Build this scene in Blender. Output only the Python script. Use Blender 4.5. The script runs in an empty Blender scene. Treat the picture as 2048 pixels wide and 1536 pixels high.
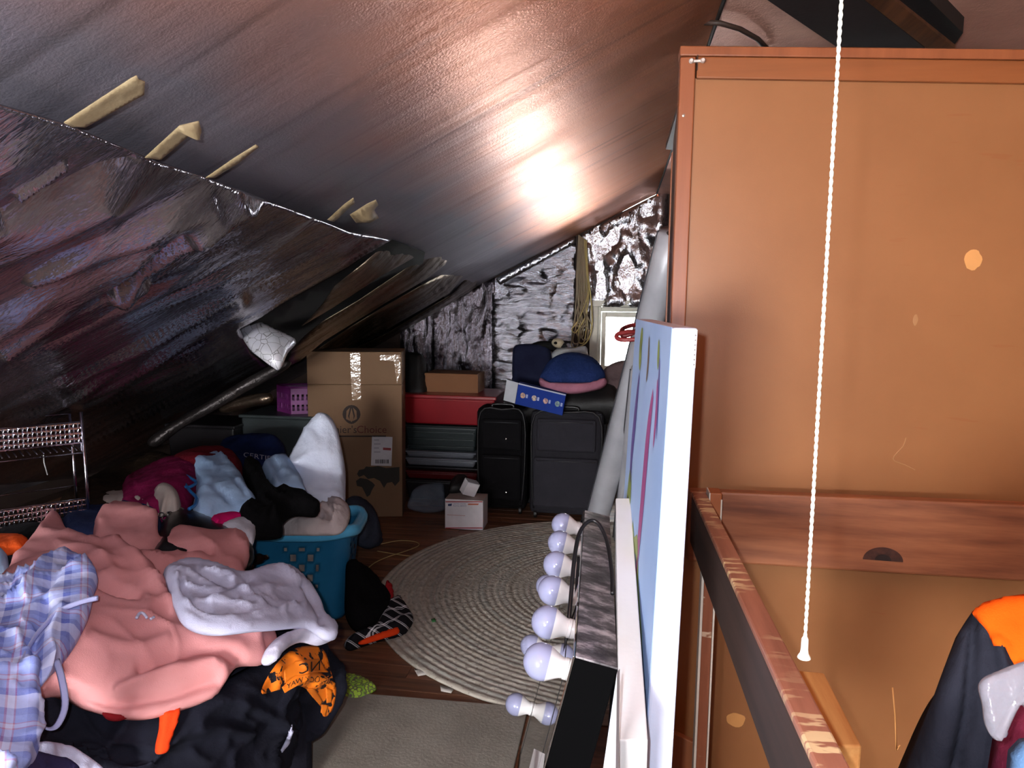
import bpy, bmesh, math, random
import numpy as np
from math import sin, cos, tan, pi, radians, sqrt, exp
from mathutils import Vector, Matrix, noise
from mathutils.geometry import delaunay_2d_cdt

random.seed(4)
SC = bpy.context.scene
COL = SC.collection

# ------------------------------------------------------------------ camera, light, exposure
FOC, PITCH, YAW, ROLL, CAMZ = 1450.0, radians(6.6), radians(8.3), 0.012, 1.4
Rv = Vector((cos(YAW), sin(YAW), 0))
Fv = Vector((-sin(YAW) * cos(PITCH), cos(YAW) * cos(PITCH), -sin(PITCH)))
Uv = Rv.cross(Fv)
R2 = Rv * cos(ROLL) + Uv * sin(ROLL)
U2 = Uv * cos(ROLL) - Rv * sin(ROLL)
CAM = Vector((0, 0, CAMZ))
cd = bpy.data.cameras.new('camera')
cam = bpy.data.objects.new('camera', cd)
COL.objects.link(cam)
cd.sensor_width = 36.0
cd.lens = 36.0 * FOC / 2048.0
cd.clip_start = 0.02
cam.matrix_world = Matrix(((R2.x, U2.x, -Fv.x, CAM.x), (R2.y, U2.y, -Fv.y, CAM.y), (R2.z, U2.z, -Fv.z, CAM.z), (0, 0, 0, 1)))
SC.camera = cam

SC.view_settings.view_transform = 'Standard'
SC.view_settings.look = 'None'
SC.view_settings.gamma = 1.0
SC.view_settings.exposure = 0.12
SC.view_settings.use_curve_mapping = False

W = bpy.data.worlds.new('overcast_sky')
SC.world = W
W.use_nodes = True
W.node_tree.nodes['Background'].inputs[0].default_value = (0.93, 0.97, 1.0, 1)
W.node_tree.nodes['Background'].inputs[1].default_value = 46.0

def lamp(name, kind, loc, energy, color, **kw):
    d = bpy.data.lights.new(name, kind)
    d.energy = energy
    d.color = color
    for k, v in kw.items():
        setattr(d, k, v)
    o = bpy.data.objects.new(name, d)
    COL.objects.link(o)
    o.location = loc
    return o
# the camera's own flash, up and to the left of the lens
flash = lamp('camera_flash', 'POINT', CAM + R2 * -0.05 + U2 * 0.035 - Fv * 0.01, 60.0, (0.87, 0.92, 1.0), shadow_soft_size=0.012)
# daylight in the opening of the window behind the photographer
day = lamp('rear_window_daylight', 'AREA', (-1.0, -2.15, 0.98), 95.0, (1.0, 0.98, 0.96), shape='RECTANGLE', size=0.8, size_y=0.7)
day.rotation_euler = (radians(90), 0, 0)

# ------------------------------------------------------------------ pixel rays (used to measure positions)
def rays(uv):
    uv = np.asarray(uv, float).reshape(-1, 2)
    a = (uv[:, 0] - 1024) / FOC
    b = -(uv[:, 1] - 768) / FOC
    return np.array(Fv)[None] + a[:, None] * np.array(R2)[None] + b[:, None] * np.array(U2)[None]
C0 = np.array(CAM)
def atYs(uv, Y):
    r = rays(uv)
    return C0 + r * (np.asarray(Y) / r[:, 1])[:, None]
def atY(u, v, Y):
    return Vector(atYs([(u, v)], Y)[0])
def atZs(uv, z):
    r = rays(uv)
    return C0 + r * ((np.asarray(z) - CAMZ) / r[:, 2])[:, None]
def atZ(u, v, z):
    return Vector(atZs([(u, v)], z)[0])
def atPlane(p0, n):
    p0 = np.array(p0); n = np.array(n)
    def f(uv):
        r = rays(uv)
        return C0 + r * (((p0 - C0) @ n) / (r @ n))[:, None]
    return f
def tps(pts):
    P = np.array(pts, float)
    X = P[:, :2] / 500.0
    n = len(X)
    def K(A, B):
        d2 = ((A[:, None] - B[None]) ** 2).sum(-1)
        return d2 * np.log(np.maximum(d2, 1e-12)) * 0.5
    M = np.zeros((n + 3, n + 3))
    M[:n, :n] = K(X, X) + np.eye(n) * 1e-3
    M[:n, n] = 1; M[:n, n + 1:] = X
    M[n, :n] = 1; M[n + 1:, :n] = X.T
    w = np.linalg.solve(M, np.concatenate([P[:, 2], np.zeros(3)]))
    def f(uv):
        U = np.asarray(uv, float).reshape(-1, 2) / 500.0
        return K(U, X) @ w[:n] + w[n] + U @ w[n + 1:]
    return f

# ------------------------------------------------------------------ materials
def lin(c):
    return tuple(((x / 255.0) / 12.92 if x / 255.0 <= 0.04045 else ((x / 255.0 + 0.055) / 1.055) ** 2.4) for x in c)
class NT:
    def __init__(self, name):
        self.m = bpy.data.materials.new(name)
        self.m.use_nodes = True
        self.t = self.m.node_tree
        self.b = self.t.nodes['Principled BSDF']
        self.tc = self.t.nodes.new('ShaderNodeTexCoord')
        self.co = self.tc.outputs['Object']
    def n(self, kind, ins=None, **props):
        nd = self.t.nodes.new('ShaderNode' + kind)
        for k, v in props.items():
            setattr(nd, k, v)
        for k, v in (ins or {}).items():
            if hasattr(v, 'is_linked'):
                self.t.links.new(v, nd.inputs[k])
            else:
                nd.inputs[k].default_value = v
        return nd
    def link(self, a, b):
        self.t.links.new(a, self.b.inputs[b])
    def mapping(self, scale=(1, 1, 1), rot=(0, 0, 0), src=None):
        return self.n('Mapping', {'Vector': src or self.co, 'Scale': scale, 'Rotation': rot}).outputs[0]
    def noise(self, scale, detail=3, vec=None, rough=0.55):
        return self.n('TexNoise', {'Vector': vec or self.co, 'Scale': scale, 'Detail': detail, 'Roughness': rough}).outputs['Fac']
    def ramp(self, fac, stops, interp='LINEAR'):
        r = self.n('ValToRGB', {'Fac': fac})
        r.color_ramp.interpolation = interp
        e = r.color_ramp.elements
        while len(e) < len(stops):
            e.new(0.5)
        for i, (p, c) in enumerate(stops):
            e[i].position = p
            e[i].color = (*c[:3], 1)
        return r.outputs['Color']
    def mix(self, fac, a, b, blend='MIX'):
        nd = self.n('Mix', data_type='RGBA', blend_type=blend)
        for i, v in ((0, fac), (6, a), (7, b)):
            if hasattr(v, 'is_linked'):
                self.t.links.new(v, nd.inputs[i])
            elif i == 0:
                nd.inputs[0].default_value = v
            else:
                nd.inputs[i].default_value = (*v[:3], 1)
        return nd.outputs[2]
    def math(self, op, a, b=0.0):
        nd = self.n('Math', operation=op)
        for i, v in ((0, a), (1, b)):
            if hasattr(v, 'is_linked'):
                self.t.links.new(v, nd.inputs[i])
            else:
                nd.inputs[i].default_value = v
        return nd.outputs[0]
    def bump(self, h, strength=0.3, dist=0.01, prev=None):
        ins = {'Height': h, 'Strength': strength, 'Distance': dist}
        if prev is not None:
            ins['Normal'] = prev
        o = self.n('Bump', ins).outputs[0]
        self.link(o, 'Normal')
        return o
    def set(self, rough=0.6, metal=0.0, spec=0.5):
        self.b.inputs['Roughness'].default_value = rough
        self.b.inputs['Metallic'].default_value = metal
        self.b.inputs['Specular IOR Level'].default_value = spec
        return self
MC = {}
def M(name, c, rough=0.6, metal=0.0, var=0.18, vs=6.0, bump=0.15, bs=80.0, bd=0.004, spec=0.5, c2=None):
    """plain surface with soft colour variation and fine relief; c in 0-255 sRGB"""
    if name in MC:
        return MC[name]
    t = NT(name).set(rough, metal, spec)
    a = lin(c)
    b = lin(c2) if c2 else tuple(x * (1 - var) for x in a)
    col = t.ramp(t.noise(vs, 4), [(0.35, b), (0.65, a)])
    t.link(col, 'Base Color')
    if bump:
        t.bump(t.noise(bs, 2), bump, bd)
    MC[name] = t.m
    return t.m
def FAB(name, c, bump=0.35, c2=None, rough=0.9, wr=14.0):
    if name in MC:
        return MC[name]
    t = NT(name).set(rough, 0, 0.2)
    a = lin(c); b = lin(c2) if c2 else tuple(x * 0.86 for x in a)
    t.link(t.ramp(t.noise(7, 3), [(0.35, b), (0.65, a)]), 'Base Color')
    p = t.bump(t.noise(wr, 4), bump, 0.02)
    t.bump(t.noise(420, 1), 0.25, 0.002, p)
    t.b.inputs['Specular IOR Level'].default_value = 0.08
    MC[name] = t.m
    return t.m
def WOOD(name, dark, light, axis=0, rough=0.5, grain=28.0, spec=0.5, wear=None, wearlim=0.66, fine=1.0):
    if name in MC:
        return MC[name]
    t = NT(name).set(rough, 0, spec)
    sc = [grain] * 3
    sc[axis] = grain / 14.0
    v = t.mapping(tuple(sc))
    col = t.ramp(t.noise(1.0, 5, v, 0.62), [(0.32, lin(dark)), (0.68, lin(light))])
    if wear:
        sc2 = [16.0] * 3
        sc2[axis] = 60.0
        w = t.ramp(t.noise(1.0, 3, t.mapping(tuple(sc2))), [(wearlim, (0, 0, 0)), (wearlim + 0.05, (1, 1, 1))])
        big = t.ramp(t.noise(2.6, 2), [(0.38, (0, 0, 0)), (0.48, (1, 1, 1))])
        col = t.mix(t.math('MULTIPLY', w, big), col, lin(wear))
    t.link(col, 'Base Color')
    t.bump(t.noise(1.0, 4, v), 0.12 * fine, 0.004)
    MC[name] = t.m
    return t.m
def FOIL(name, c, rough=0.22, metal=0.95, scale=(9, 9, 9), strength=0.5, c2=None, fine=60.0, crack=None):
    if name in MC:
        return MC[name]
    t = NT(name).set(rough, metal, 0.6)
    a = lin(c); b = lin(c2) if c2 else tuple(x * 0.7 for x in a)
    v = t.mapping(scale)
    col = t.ramp(t.noise(1.0, 4, v), [(0.35, b), (0.65, a)])
    if crack:
        vo = t.n('TexVoronoi', {'Vector': t.co, 'Scale': crack}, feature='DISTANCE_TO_EDGE').outputs['Distance']
        col = t.mix(t.ramp(vo, [(0.010, (0.7, 0.7, 0.7)), (0.03, (0, 0, 0))]), col, lin((40, 36, 40)))
    t.link(col, 'Base Color')
    vo = t.n('TexVoronoi', {'Vector': v, 'Scale': 1.3}, feature='F1').outputs['Distance']
    p = t.bump(vo, strength, 0.03)
    p = t.bump(t.noise(2.2, 5, v, 0.7), strength * 0.9, 0.03, p)
    t.bump(t.noise(fine, 2), 0.12, 0.004, p)
    MC[name] = t.m
    return t.m

# ------------------------------------------------------------------ object helpers
def tag(o, label=None, cat=None, group=None, kind=None):
    if label: o['label'] = label
    if cat: o['category'] = cat
    if group: o['group'] = group
    if kind: o['kind'] = kind
    return o
def thing(name, label, cat, loc, group=None):
    o = bpy.data.objects.new(name, None)
    o.empty_display_size = 0.05
    COL.objects.link(o)
    o.location = loc
    return tag(o, label, cat, group)
def worg(p):
    v = Vector((0, 0, 0))
    while p is not None:
        v = v + Vector(p.location)
        p = p.parent
    return v
def mesh(name, verts, faces, m, parent=None, smooth=False, label=None, cat=None, kind=None, group=None, sharp=None):
    V = np.asarray([tuple(v) for v in verts], float).reshape(-1, 3)
    if parent is None:
        lo, hi = V.min(0), V.max(0)
        org = np.array([(lo[0] + hi[0]) / 2, (lo[1] + hi[1]) / 2, lo[2]])
        off = org
    else:
        org = np.zeros(3)
        off = np.array(worg(parent))
    me = bpy.data.meshes.new(name)
    me.from_pydata((V - off).tolist(), [], [tuple(f) for f in faces])
    me.update()
    if m is not None:
        me.materials.append(m)
    if smooth:
        me.polygons.foreach_set('use_smooth', [True] * len(me.polygons))
        if sharp:
            try:
                me.set_sharp_from_angle(angle=radians(sharp))
            except Exception:
                pass
    o = bpy.data.objects.new(name, me)
    COL.objects.link(o)
    if parent is None:
        o.location = org.tolist()
    else:
        o.parent = parent
    return tag(o, label, cat, group, kind)
def from_bm(name, bm, m, parent=None, smooth=False, **kw):
    bmesh.ops.recalc_face_normals(bm, faces=bm.faces[:])
    bm.verts.index_update()
    vs = [v.co.copy() for v in bm.verts]
    fs = [[v.index for v in f.verts] for f in bm.faces]
    bm.free()
    return mesh(name, vs, fs, m, parent, smooth, **kw)
def hexa(bm, c8, bevel=0.0):
    """c8: bottom 4 (ccw) + top 4"""
    vs = [bm.verts.new(Vector(c)) for c in c8]
    fs = [bm.faces.new([vs[i] for i in f]) for f in ((3, 2, 1, 0), (4, 5, 6, 7), (0, 1, 5, 4), (1, 2, 6, 5), (2, 3, 7, 6), (3, 0, 4, 7))]
    if bevel > 0:
        es = set(e for f in fs for e in f.edges)
        bmesh.ops.bevel(bm, geom=list(es), offset=bevel, segments=2, affect='EDGES', profile=0.5)
    return bm
def box(name, lo, hi, m, parent=None, bevel=0.004, rz=0.0, **kw):
    lo, hi = Vector(lo), Vector(hi)
    c = (lo + hi) / 2
    h = (hi - lo) / 2
    Rm = Matrix.Rotation(rz, 3, 'Z')
    P = [c + Rm @ Vector((sx * h.x, sy * h.y, sz * h.z)) for sz in (-1, 1) for sx, sy in ((-1, -1), (1, -1), (1, 1), (-1, 1))]
    bm = bmesh.new()
    hexa(bm, P, bevel)
    return from_bm(name, bm, m, parent, **kw)
def obox(name, o, ax, ay, az, m, parent=None, bevel=0.003, **kw):
    o, ax, ay, az = Vector(o), Vector(ax), Vector(ay), Vector(az)
    P = [o, o + ax, o + ax + ay, o + ay]
    P = P + [p + az for p in P]
    bm = bmesh.new()
    hexa(bm, P, bevel)
    return from_bm(name, bm, m, parent, **kw)
def prism(name, poly, ext, m, parent=None, bevel=0.0, smooth=False, **kw):
    """poly: list of 3-D points, ext: extrusion vector"""
    poly = [Vector(p) for p in poly]
    ext = Vector(ext)
    n = len(poly)
    bm = bmesh.new()
    a = [bm.verts.new(p) for p in poly]
    b = [bm.verts.new(p + ext) for p in poly]
    bm.faces.new(a)
    bm.faces.new(b[::-1])
    for i in range(n):
        bm.faces.new((a[i], b[i], b[(i + 1) % n], a[(i + 1) % n]))
    if bevel:
        bmesh.ops.bevel(bm, geom=bm.edges[:], offset=bevel, segments=2, affect='EDGES', profile=0.5)
    return from_bm(name, bm, m, parent, smooth, **kw)
def catmull(pts, n=6, closed=False):
    P = [np.array(p, float) for p in pts]
    N = len(P)
    out = []
    rng = range(N) if closed else range(N - 1)
    for i in rng:
        if closed:
            p0, p1, p2, p3 = P[i - 1], P[i], P[(i + 1) % N], P[(i + 2) % N]
        else:
            p0, p1, p2, p3 = P[max(i - 1, 0)], P[i], P[i + 1], P[min(i + 2, N - 1)]
        for k in range(n):
            t = k / n
            out.append(0.5 * (2 * p1 + (p2 - p0) * t + (2 * p0 - 5 * p1 + 4 * p2 - p3) * t * t + (3 * p1 - p0 - 3 * p2 + p3) * t ** 3))
    if not closed:
        out.append(P[-1])
    return out
def tubegeo(pts, r, seg=8, closed=False, flat=1.0):
    P = [Vector(p) for p in pts]
    n = len(P)
    V, Fc = [], []
    t0 = (P[1] - P[0]).normalized()
    ref = Vector((0, 0, 1)) if abs(t0.z) < 0.9 else Vector((1, 0, 0))
    nn = (ref - t0 * ref.dot(t0)).normalized()
    for i in range(n):
        if closed:
            t = (P[(i + 1) % n] - P[i - 1]).normalized()
        else:
            t = (P[min(i + 1, n - 1)] - P[max(i - 1, 0)]).normalized()
        nn = (nn - t * nn.dot(t))
        nn = nn.normalized() if nn.length > 1e-6 else t.orthogonal().normalized()
        bb = t.cross(nn)
        rr = r[i] if hasattr(r, '__len__') else r
        for k in range(seg):
            a = 2 * pi * k / seg
            V.append(P[i] + nn * (cos(a) * rr) + bb * (sin(a) * rr * flat))
    for i in range(n if closed else n - 1):
        j = (i + 1) % n
        for k in range(seg):
            l = (k + 1) % seg
            Fc.append((i * seg + k, i * seg + l, j * seg + l, j * seg + k))
    if not closed:
        Fc.append(tuple(range(seg))[::-1])
        Fc.append(tuple((n - 1) * seg + k for k in range(seg)))
    return V, Fc
def tube(name, pts, r, m, parent=None, seg=8, closed=False, flat=1.0, **kw):
    V, Fc = tubegeo(pts, r, seg, closed, flat)
    return mesh(name, V, Fc, m, parent, True, **kw)
def tubes(name, lists, r, m, parent=None, seg=6, **kw):
    V, Fc = [], []
    for pts in lists:
        v, f = tubegeo(pts, r, seg)
        o = len(V)
        V += v
        Fc += [tuple(i + o for i in q) for q in f]
    return mesh(name, V, Fc, m, parent, True, **kw)
def lathe(name, prof, o, axis, m, parent=None, seg=28, **kw):
    """prof: list of (radius, height along axis)"""
    o, axis = Vector(o), Vector(axis).normalized()
    a = axis.orthogonal().normalized()
    b = axis.cross(a)
    V, Fc = [], []
    for r, h in prof:
        for k in range(seg):
            t = 2 * pi * k / seg
            V.append(o + axis * h + a * (cos(t) * r) + b * (sin(t) * r))
    for i in range(len(prof) - 1):
        for k in range(seg):
            l = (k + 1) % seg
            Fc.append((i * seg + k, i * seg + l, (i + 1) * seg + l, (i + 1) * seg + k))
    Fc.append(tuple(range(seg))[::-1])
    Fc.append(tuple((len(prof) - 1) * seg + k for k in range(seg)))
    return mesh(name, V, Fc, m, parent, True, sharp=50, **kw)

def inside(P, poly):
    x, y = P[:, 0], P[:, 1]
    c = np.zeros(len(P), bool)
    n = len(poly)
    for i in range(n):
        x1, y1 = poly[i]; x2, y2 = poly[(i + 1) % n]
        if y1 == y2:
            continue
        k = ((y1 > y) != (y2 > y)) & (x < (x2 - x1) * (y - y1) / (y2 - y1) + x1)
        c ^= k
    return c
def segdist(P, poly, closed=True):
    d = np.full(len(P), 1e9)
    n = len(poly)
    for i in range(n if closed else n - 1):
        a = np.array(poly[i], float); b = np.array(poly[(i + 1) % n], float)
        ab = b - a
        L = max((ab ** 2).sum(), 1e-9)
        t = np.clip(((P - a) @ ab) / L, 0, 1)
        q = a + t[:, None] * ab
        d = np.minimum(d, np.sqrt(((P - q) ** 2).sum(1)))
    return d
def sheet(name, outline, base, m, parent=None, step=8, thick=0.012, lift=0.03, edge=28, creases=(), wr=0.006, ws=9.0,
          stretch=(1, 1, 1), curve=True, seed=0, under=0.0, fade=14.0, ridge=False, octv=4, **kw):
    """a cloth or foil lying on the surface 'base': rounded rim, folds, wrinkles and a real thickness"""
    poly = [np.array(p, float) for p in outline]
    if curve:
        poly = catmull(poly, 5, True)
    out = []
    n = len(poly)
    for i in range(n):
        a, b = poly[i], poly[(i + 1) % n]
        k = max(1, int(round(np.linalg.norm(b - a) / step)))
        for j in range(k):
            q = a + (b - a) * (j / k)
            if not out or np.linalg.norm(q - out[-1]) > step * 0.3:
                out.append(q)
    if np.linalg.norm(out[0] - out[-1]) < step * 0.3:
        out.pop()
    B = np.array(out)
    lo, hi = B.min(0), B.max(0)
    G = []
    j = 0
    y = lo[1]
    while y < hi[1]:
        x = lo[0] + (step / 2 if j % 2 else 0)
        while x < hi[0]:
            G.append((x, y)); x += step
        y += step * 0.87
        j += 1
    G = np.array(G) if G else np.zeros((0, 2))
    if len(G):
        G = G[inside(G, B)]
    if len(G):
        G = G[segdist(G, B) > step * 0.5]
    A = np.vstack([B, G]) if len(G) else B
    nb = len(B)
    res = delaunay_2d_cdt([Vector(p) for p in A], [(i, (i + 1) % nb) for i in range(nb)], [], 1, 1e-5)
    co = np.array([tuple(v) for v in res[0]])
    tris = [tuple(f) for f in res[2]]
    d = segdist(co, B)
    P = base(co)
    nu = base(co + np.array([3.0, 0])) - P
    nv = base(co + np.array([0, 3.0])) - P
    N = np.cross(nv, nu)
    N /= np.maximum(np.linalg.norm(N, axis=1), 1e-9)[:, None]
    flip = ((C0 - P) * N).sum(1) < 0
    N[flip] *= -1
    t = np.clip(d / edge, 0, 1)
    prof = np.sqrt(np.maximum(0, 1 - (1 - t) ** 2))
    h = lift * prof
    for cr in creases:
        line, wd, am = cr[:3]
        dd = segdist(co, catmull(line, 4) if len(line) > 2 else line, False)
        h = h + am * np.exp(-(dd / wd) ** 2) * np.clip(d / 12.0, 0.15, 1)
    if wr:
        s = np.array(stretch) * ws
        so = seed * 7.31
        if ridge:
            def rg(p):
                q = Vector((p[0] * s[0] + so, p[1] * s[1], p[2] * s[2]))
                q = q + Vector((noise.noise(q * 0.7), noise.noise(q * 0.7 + Vector((5, 1, 2))), 0)) * 0.6
                a_ = 1 - abs(noise.noise(q)); b__ = 1 - abs(noise.noise(q * 2.3 + Vector((3, 7, 1))))
                return a_ ** 6 * 1.3 + b__ ** 8 * 0.5 - 0.35 + 0.5 * noise.noise(q * 0.6)
            wv = np.array([rg(p) for p in P])
        else:
            wv = np.array([noise.fractal(Vector((p[0] * s[0] + so, p[1] * s[1], p[2] * s[2])), 0.8, 2.1, octv) for p in P])
        h = h + wr * wv * np.clip(d / fade, 0.3 if fade < 20 else 0.04, 1)
    top = P + N * h[:, None]
    bot = P + N * (-thick - under * prof)[:, None]
    nV = len(co)
    # boundary edges
    cnt = {}
    for f in tris:
        for i in range(3):
            e = (f[i], f[(i + 1) % 3])
            cnt[e] = 1
    Fc = []
    c3 = top[list(tris[0])]
    fn = np.cross(c3[1] - c3[0], c3[2] - c3[0])
    rev = (fn @ N[tris[0][0]]) < 0
    for f in tris:
        q = f[::-1] if rev else f
        Fc.append(q)
        Fc.append(tuple(i + nV for i in q[::-1]))
    for (a, b) in cnt:
        if (b, a) not in cnt:
            Fc.append((b, a, a + nV, b + nV) if not rev else (a, b, b + nV, a + nV))
    return mesh(name, np.vstack([top, bot]), Fc, m, parent, True, **kw)
def drape(obs, off, fallback):
    from mathutils.bvhtree import BVHTree
    vv, ff = [], []
    for o in obs:
        b = len(vv); w = worg(o)
        vv += [v.co + w for v in o.data.vertices]
        ff += [tuple(i + b for i in p_.vertices) for p_ in o.data.polygons]
    tree = BVHTree.FromPolygons(vv, ff)
    def f(uv):
        uv = np.asarray(uv, float).reshape(-1, 2)
        r = rays(uv); fb = fallback(uv)
        out = []
        for i in range(len(uv)):
            h = tree.ray_cast(CAM, Vector(r[i]).normalized())
            if h[0] is None:
                out.append(fb[i])
            else:
                nn_ = h[1] if h[1].dot(CAM - h[0]) > 0 else -h[1]
                out.append(np.array(h[0] + nn_ * off))
        return np.array(out)
    return f
def text_mesh(name, s, mapf, m, parent, size=1.0, thick=0.0, shear=0.0, **kw):
    """lettering laid on a surface: mapf takes (x, y) in text units (cap height about 0.7) to a 3-D point"""
    cu = bpy.data.curves.new('lettering', 'FONT')
    cu.body = s
    cu.resolution_u = 3
    cu.shear = shear
    ob = bpy.data.objects.new('lettering', cu)
    COL.objects.link(ob)
    bpy.context.view_layer.update()
    dg = bpy.context.evaluated_depsgraph_get()
    me = ob.evaluated_get(dg).to_mesh()
    V = [mapf(v.co.x * size, v.co.y * size) for v in me.vertices]
    Fc = [tuple(p.vertices) for p in me.polygons]
    ob.evaluated_get(dg).to_mesh_clear()
    bpy.data.objects.remove(ob)
    bpy.data.curves.remove(cu)
    return mesh(name, V, Fc, m, parent, **kw)
def shape_poly(name, pts2, mapf, m, parent, **kw):
    """a flat printed shape given in local 2-D units"""
    n = len(pts2)
    r = delaunay_2d_cdt([Vector(p) for p in pts2], [(i, (i + 1) % n) for i in range(n)], [], 1, 1e-6)
    return mesh(name, [mapf(v[0], v[1]) for v in r[0]], [tuple(f) for f in r[2]], m, parent, **kw)

# ================================================================== THE ATTIC SHELL
DW = 6.0                                   # distance of the far gable wall
pA, pB = atY(1310, 390, DW), atY(900, 600, DW)
SL = (pA.z - pB.z) / (pA.x - pB.x)
ZC = pA.z - SL * pA.x
XR = 0.27
ZR = ZC + SL * XR
def zroof(x):
    return ZC + SL * x
XL = -(ZC - 0.02) / SL
ang = math.atan(SL)
NRM = Vector((sin(ang), 0, -cos(ang)))     # into the room
ceil_base = atPlane((0, 0, ZC), NRM)
def ceil_ramp(pts):
    f = tps(pts)
    def g(uv):
        P = ceil_base(uv)
        r = P - C0
        k = f(uv) / (r @ np.array(NRM))
        return P + r * k[:, None]
    return g
def ceil_off(d):
    return atPlane(Vector((0, 0, ZC)) + NRM * d, NRM)
XW, YB = 2.3, -2.1

floor_under = M('subfloor', (60, 38, 26), 0.7)
WOOD('floor_board_a', (74, 46, 32), (132, 86, 60), 0, 0.5, 30)
WOOD('floor_board_b', (84, 52, 36), (142, 94, 64), 0, 0.5, 26)
WOOD('floor_board_c', (66, 42, 29), (118, 76, 52), 0, 0.5, 34)
HX0, HX1, HY0, HY1 = 0.27, 1.25, 0.35, 1.84     # stairwell opening
fl = []
for i, (x0, y0, x1, y1) in enumerate(((XL, YB, HX0, DW), (HX0, HY1, XW, DW), (HX0, YB, XW, HY0), (HX1, HY0, XW, HY1))):
    fl.append((x0, y0, x1, y1))
bm = bmesh.new()
for x0, y0, x1, y1 in fl:
    hexa(bm, [(x0, y0, -0.08), (x1, y0, -0.08), (x1, y1, -0.08), (x0, y1, -0.08), (x0, y0, -0.0215), (x1, y0, -0.0215), (x1, y1, -0.0215), (x0, y1, -0.0215)])
floor = from_bm('floor', bm, floor_under, kind='structure', label='dark brown wooden attic floor of narrow boards')
rb = random.Random(2)
y = 0.6
bw = 0.085
while y < DW - 0.05:
    x = XL + 0.3
    x_end = 0.26 if y < HY1 + 0.02 else 1.9
    xs = [x]
    while xs[-1] < x_end:
        xs.append(min(x_end, xs[-1] + rb.uniform(1.0, 2.2)))
    for a, b in zip(xs[:-1], xs[1:]):
        if b - a < 0.02:
            continue
        dz = rb.uniform(-0.001, 0.0)
        box('floor_board', (a + 0.001, y + 0.0012, -0.021), (b - 0.001, y + bw - 0.0012, dz), MC[rb.choice(['floor_board_a', 'floor_board_b', 'floor_board_c'])], floor, 0.0)
    y += bw

# sloping roof lining on the left
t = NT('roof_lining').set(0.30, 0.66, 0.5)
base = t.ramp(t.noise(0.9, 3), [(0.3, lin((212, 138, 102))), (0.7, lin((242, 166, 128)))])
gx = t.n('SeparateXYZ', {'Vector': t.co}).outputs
off_glow = t.ramp(t.math('ADD', t.math('ADD', t.math('MULTIPLY', gx[0], -1.5), 2.30), t.math('MULTIPLY', t.noise(2.0, 3), 0.6)), [(0.25, (0, 0, 0)), (0.85, (1, 1, 1))])
base = t.mix(off_glow, base, lin((150, 146, 156)))  # orange kept where the window glow falls: its tint is painted in
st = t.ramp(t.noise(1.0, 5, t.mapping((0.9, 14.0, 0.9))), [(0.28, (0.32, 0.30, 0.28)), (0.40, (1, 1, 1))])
base = t.mix(0.45, base, st, 'MULTIPLY')
t.link(base, 'Base Color')
t.link(t.ramp(t.noise(1.3, 3, t.mapping((0.7, 3, 0.7))), [(0.35, (0.36, 0.36, 0.36)), (0.7, (0.48, 0.48, 0.48))]), 'Roughness')
p = t.bump(t.noise(1.0, 3, t.mapping((0.7, 7.0, 0.7))), 0.28, 0.03)
t.bump(t.noise(170, 2), 0.30, 0.004, p)
lining = t.m
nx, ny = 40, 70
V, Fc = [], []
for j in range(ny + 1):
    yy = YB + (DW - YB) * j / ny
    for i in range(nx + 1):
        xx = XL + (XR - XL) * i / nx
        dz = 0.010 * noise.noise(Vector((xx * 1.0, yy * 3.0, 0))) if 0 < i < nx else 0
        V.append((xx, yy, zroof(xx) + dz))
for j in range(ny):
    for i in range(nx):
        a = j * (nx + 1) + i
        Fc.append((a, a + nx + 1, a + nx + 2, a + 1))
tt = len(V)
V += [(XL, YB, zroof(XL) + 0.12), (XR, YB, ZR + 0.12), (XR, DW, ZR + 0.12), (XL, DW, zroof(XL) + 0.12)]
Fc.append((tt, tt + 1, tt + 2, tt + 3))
mesh('ceiling', V, Fc, lining, smooth=True, kind='structure', label='sloping left roof side lined with dull coppery reflective board, window glow tinted in')
# right-hand ceiling beyond the ridge
t = NT('right_ceiling_foil').set(0.5, 0.35, 0.5)
t.link(t.ramp(t.noise(1.5, 3), [(0.35, lin((206, 150, 132))), (0.65, lin((244, 190, 166)))]), 'Base Color')
p = t.bump(t.noise(9, 3), 0.3, 0.02)
t.bump(t.noise(150, 2), 0.35, 0.004, p)
box('ceiling', (XR + 0.002, YB, ZR - 0.002), (XW, DW, ZR + 0.1), t.m, bevel=0, kind='structure', label='flat ceiling strip right of the ridge above the wardrobe')
# ridge seam strip
tube('trim_1', [(XR - 0.004, YB + 0.05, ZR - 0.008), (XR - 0.004, DW - 0.05, ZR - 0.008)], 0.006, M('seam_dark', (40, 32, 28), 0.7), seg=6, kind='structure', label='thin dark seam along the ridge')

# far gable wall with its small window
wx0, wz1 = atY(1192, 613, DW).x, atY(1180, 613, DW).z
wx1, wz0 = wx0 + 0.50, atY(1230, 742, DW).z
wallm = M('gable_boards', (56, 40, 34), 0.8)
bm = bmesh.new()
def wallpoly(bm, pts):
    a = [bm.verts.new((x, DW, z)) for x, z in pts]
    b = [bm.verts.new((x, DW + 0.1, z)) for x, z in pts]
    bm.faces.new(a); bm.faces.new(b[::-1])
    n = len(pts)
    for i in range(n):
        bm.faces.new((a[i], b[i], b[(i + 1) % n], a[(i + 1) % n]))
wallpoly(bm, [(XL, -0.1), (wx0, -0.1), (wx0, zroof(wx0)), (XL, 0.05)])
wallpoly(bm, [(wx0, -0.1), (wx1, -0.1), (wx1, wz0), (wx0, wz0)])
wallpoly(bm, [(wx0, wz1), (wx1, wz1), (wx1, ZR), (XR, ZR), (wx0, zroof(wx0))])
wallpoly(bm, [(wx1, -0.1), (XW, -0.1), (XW, ZR), (wx1, ZR)])
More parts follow.
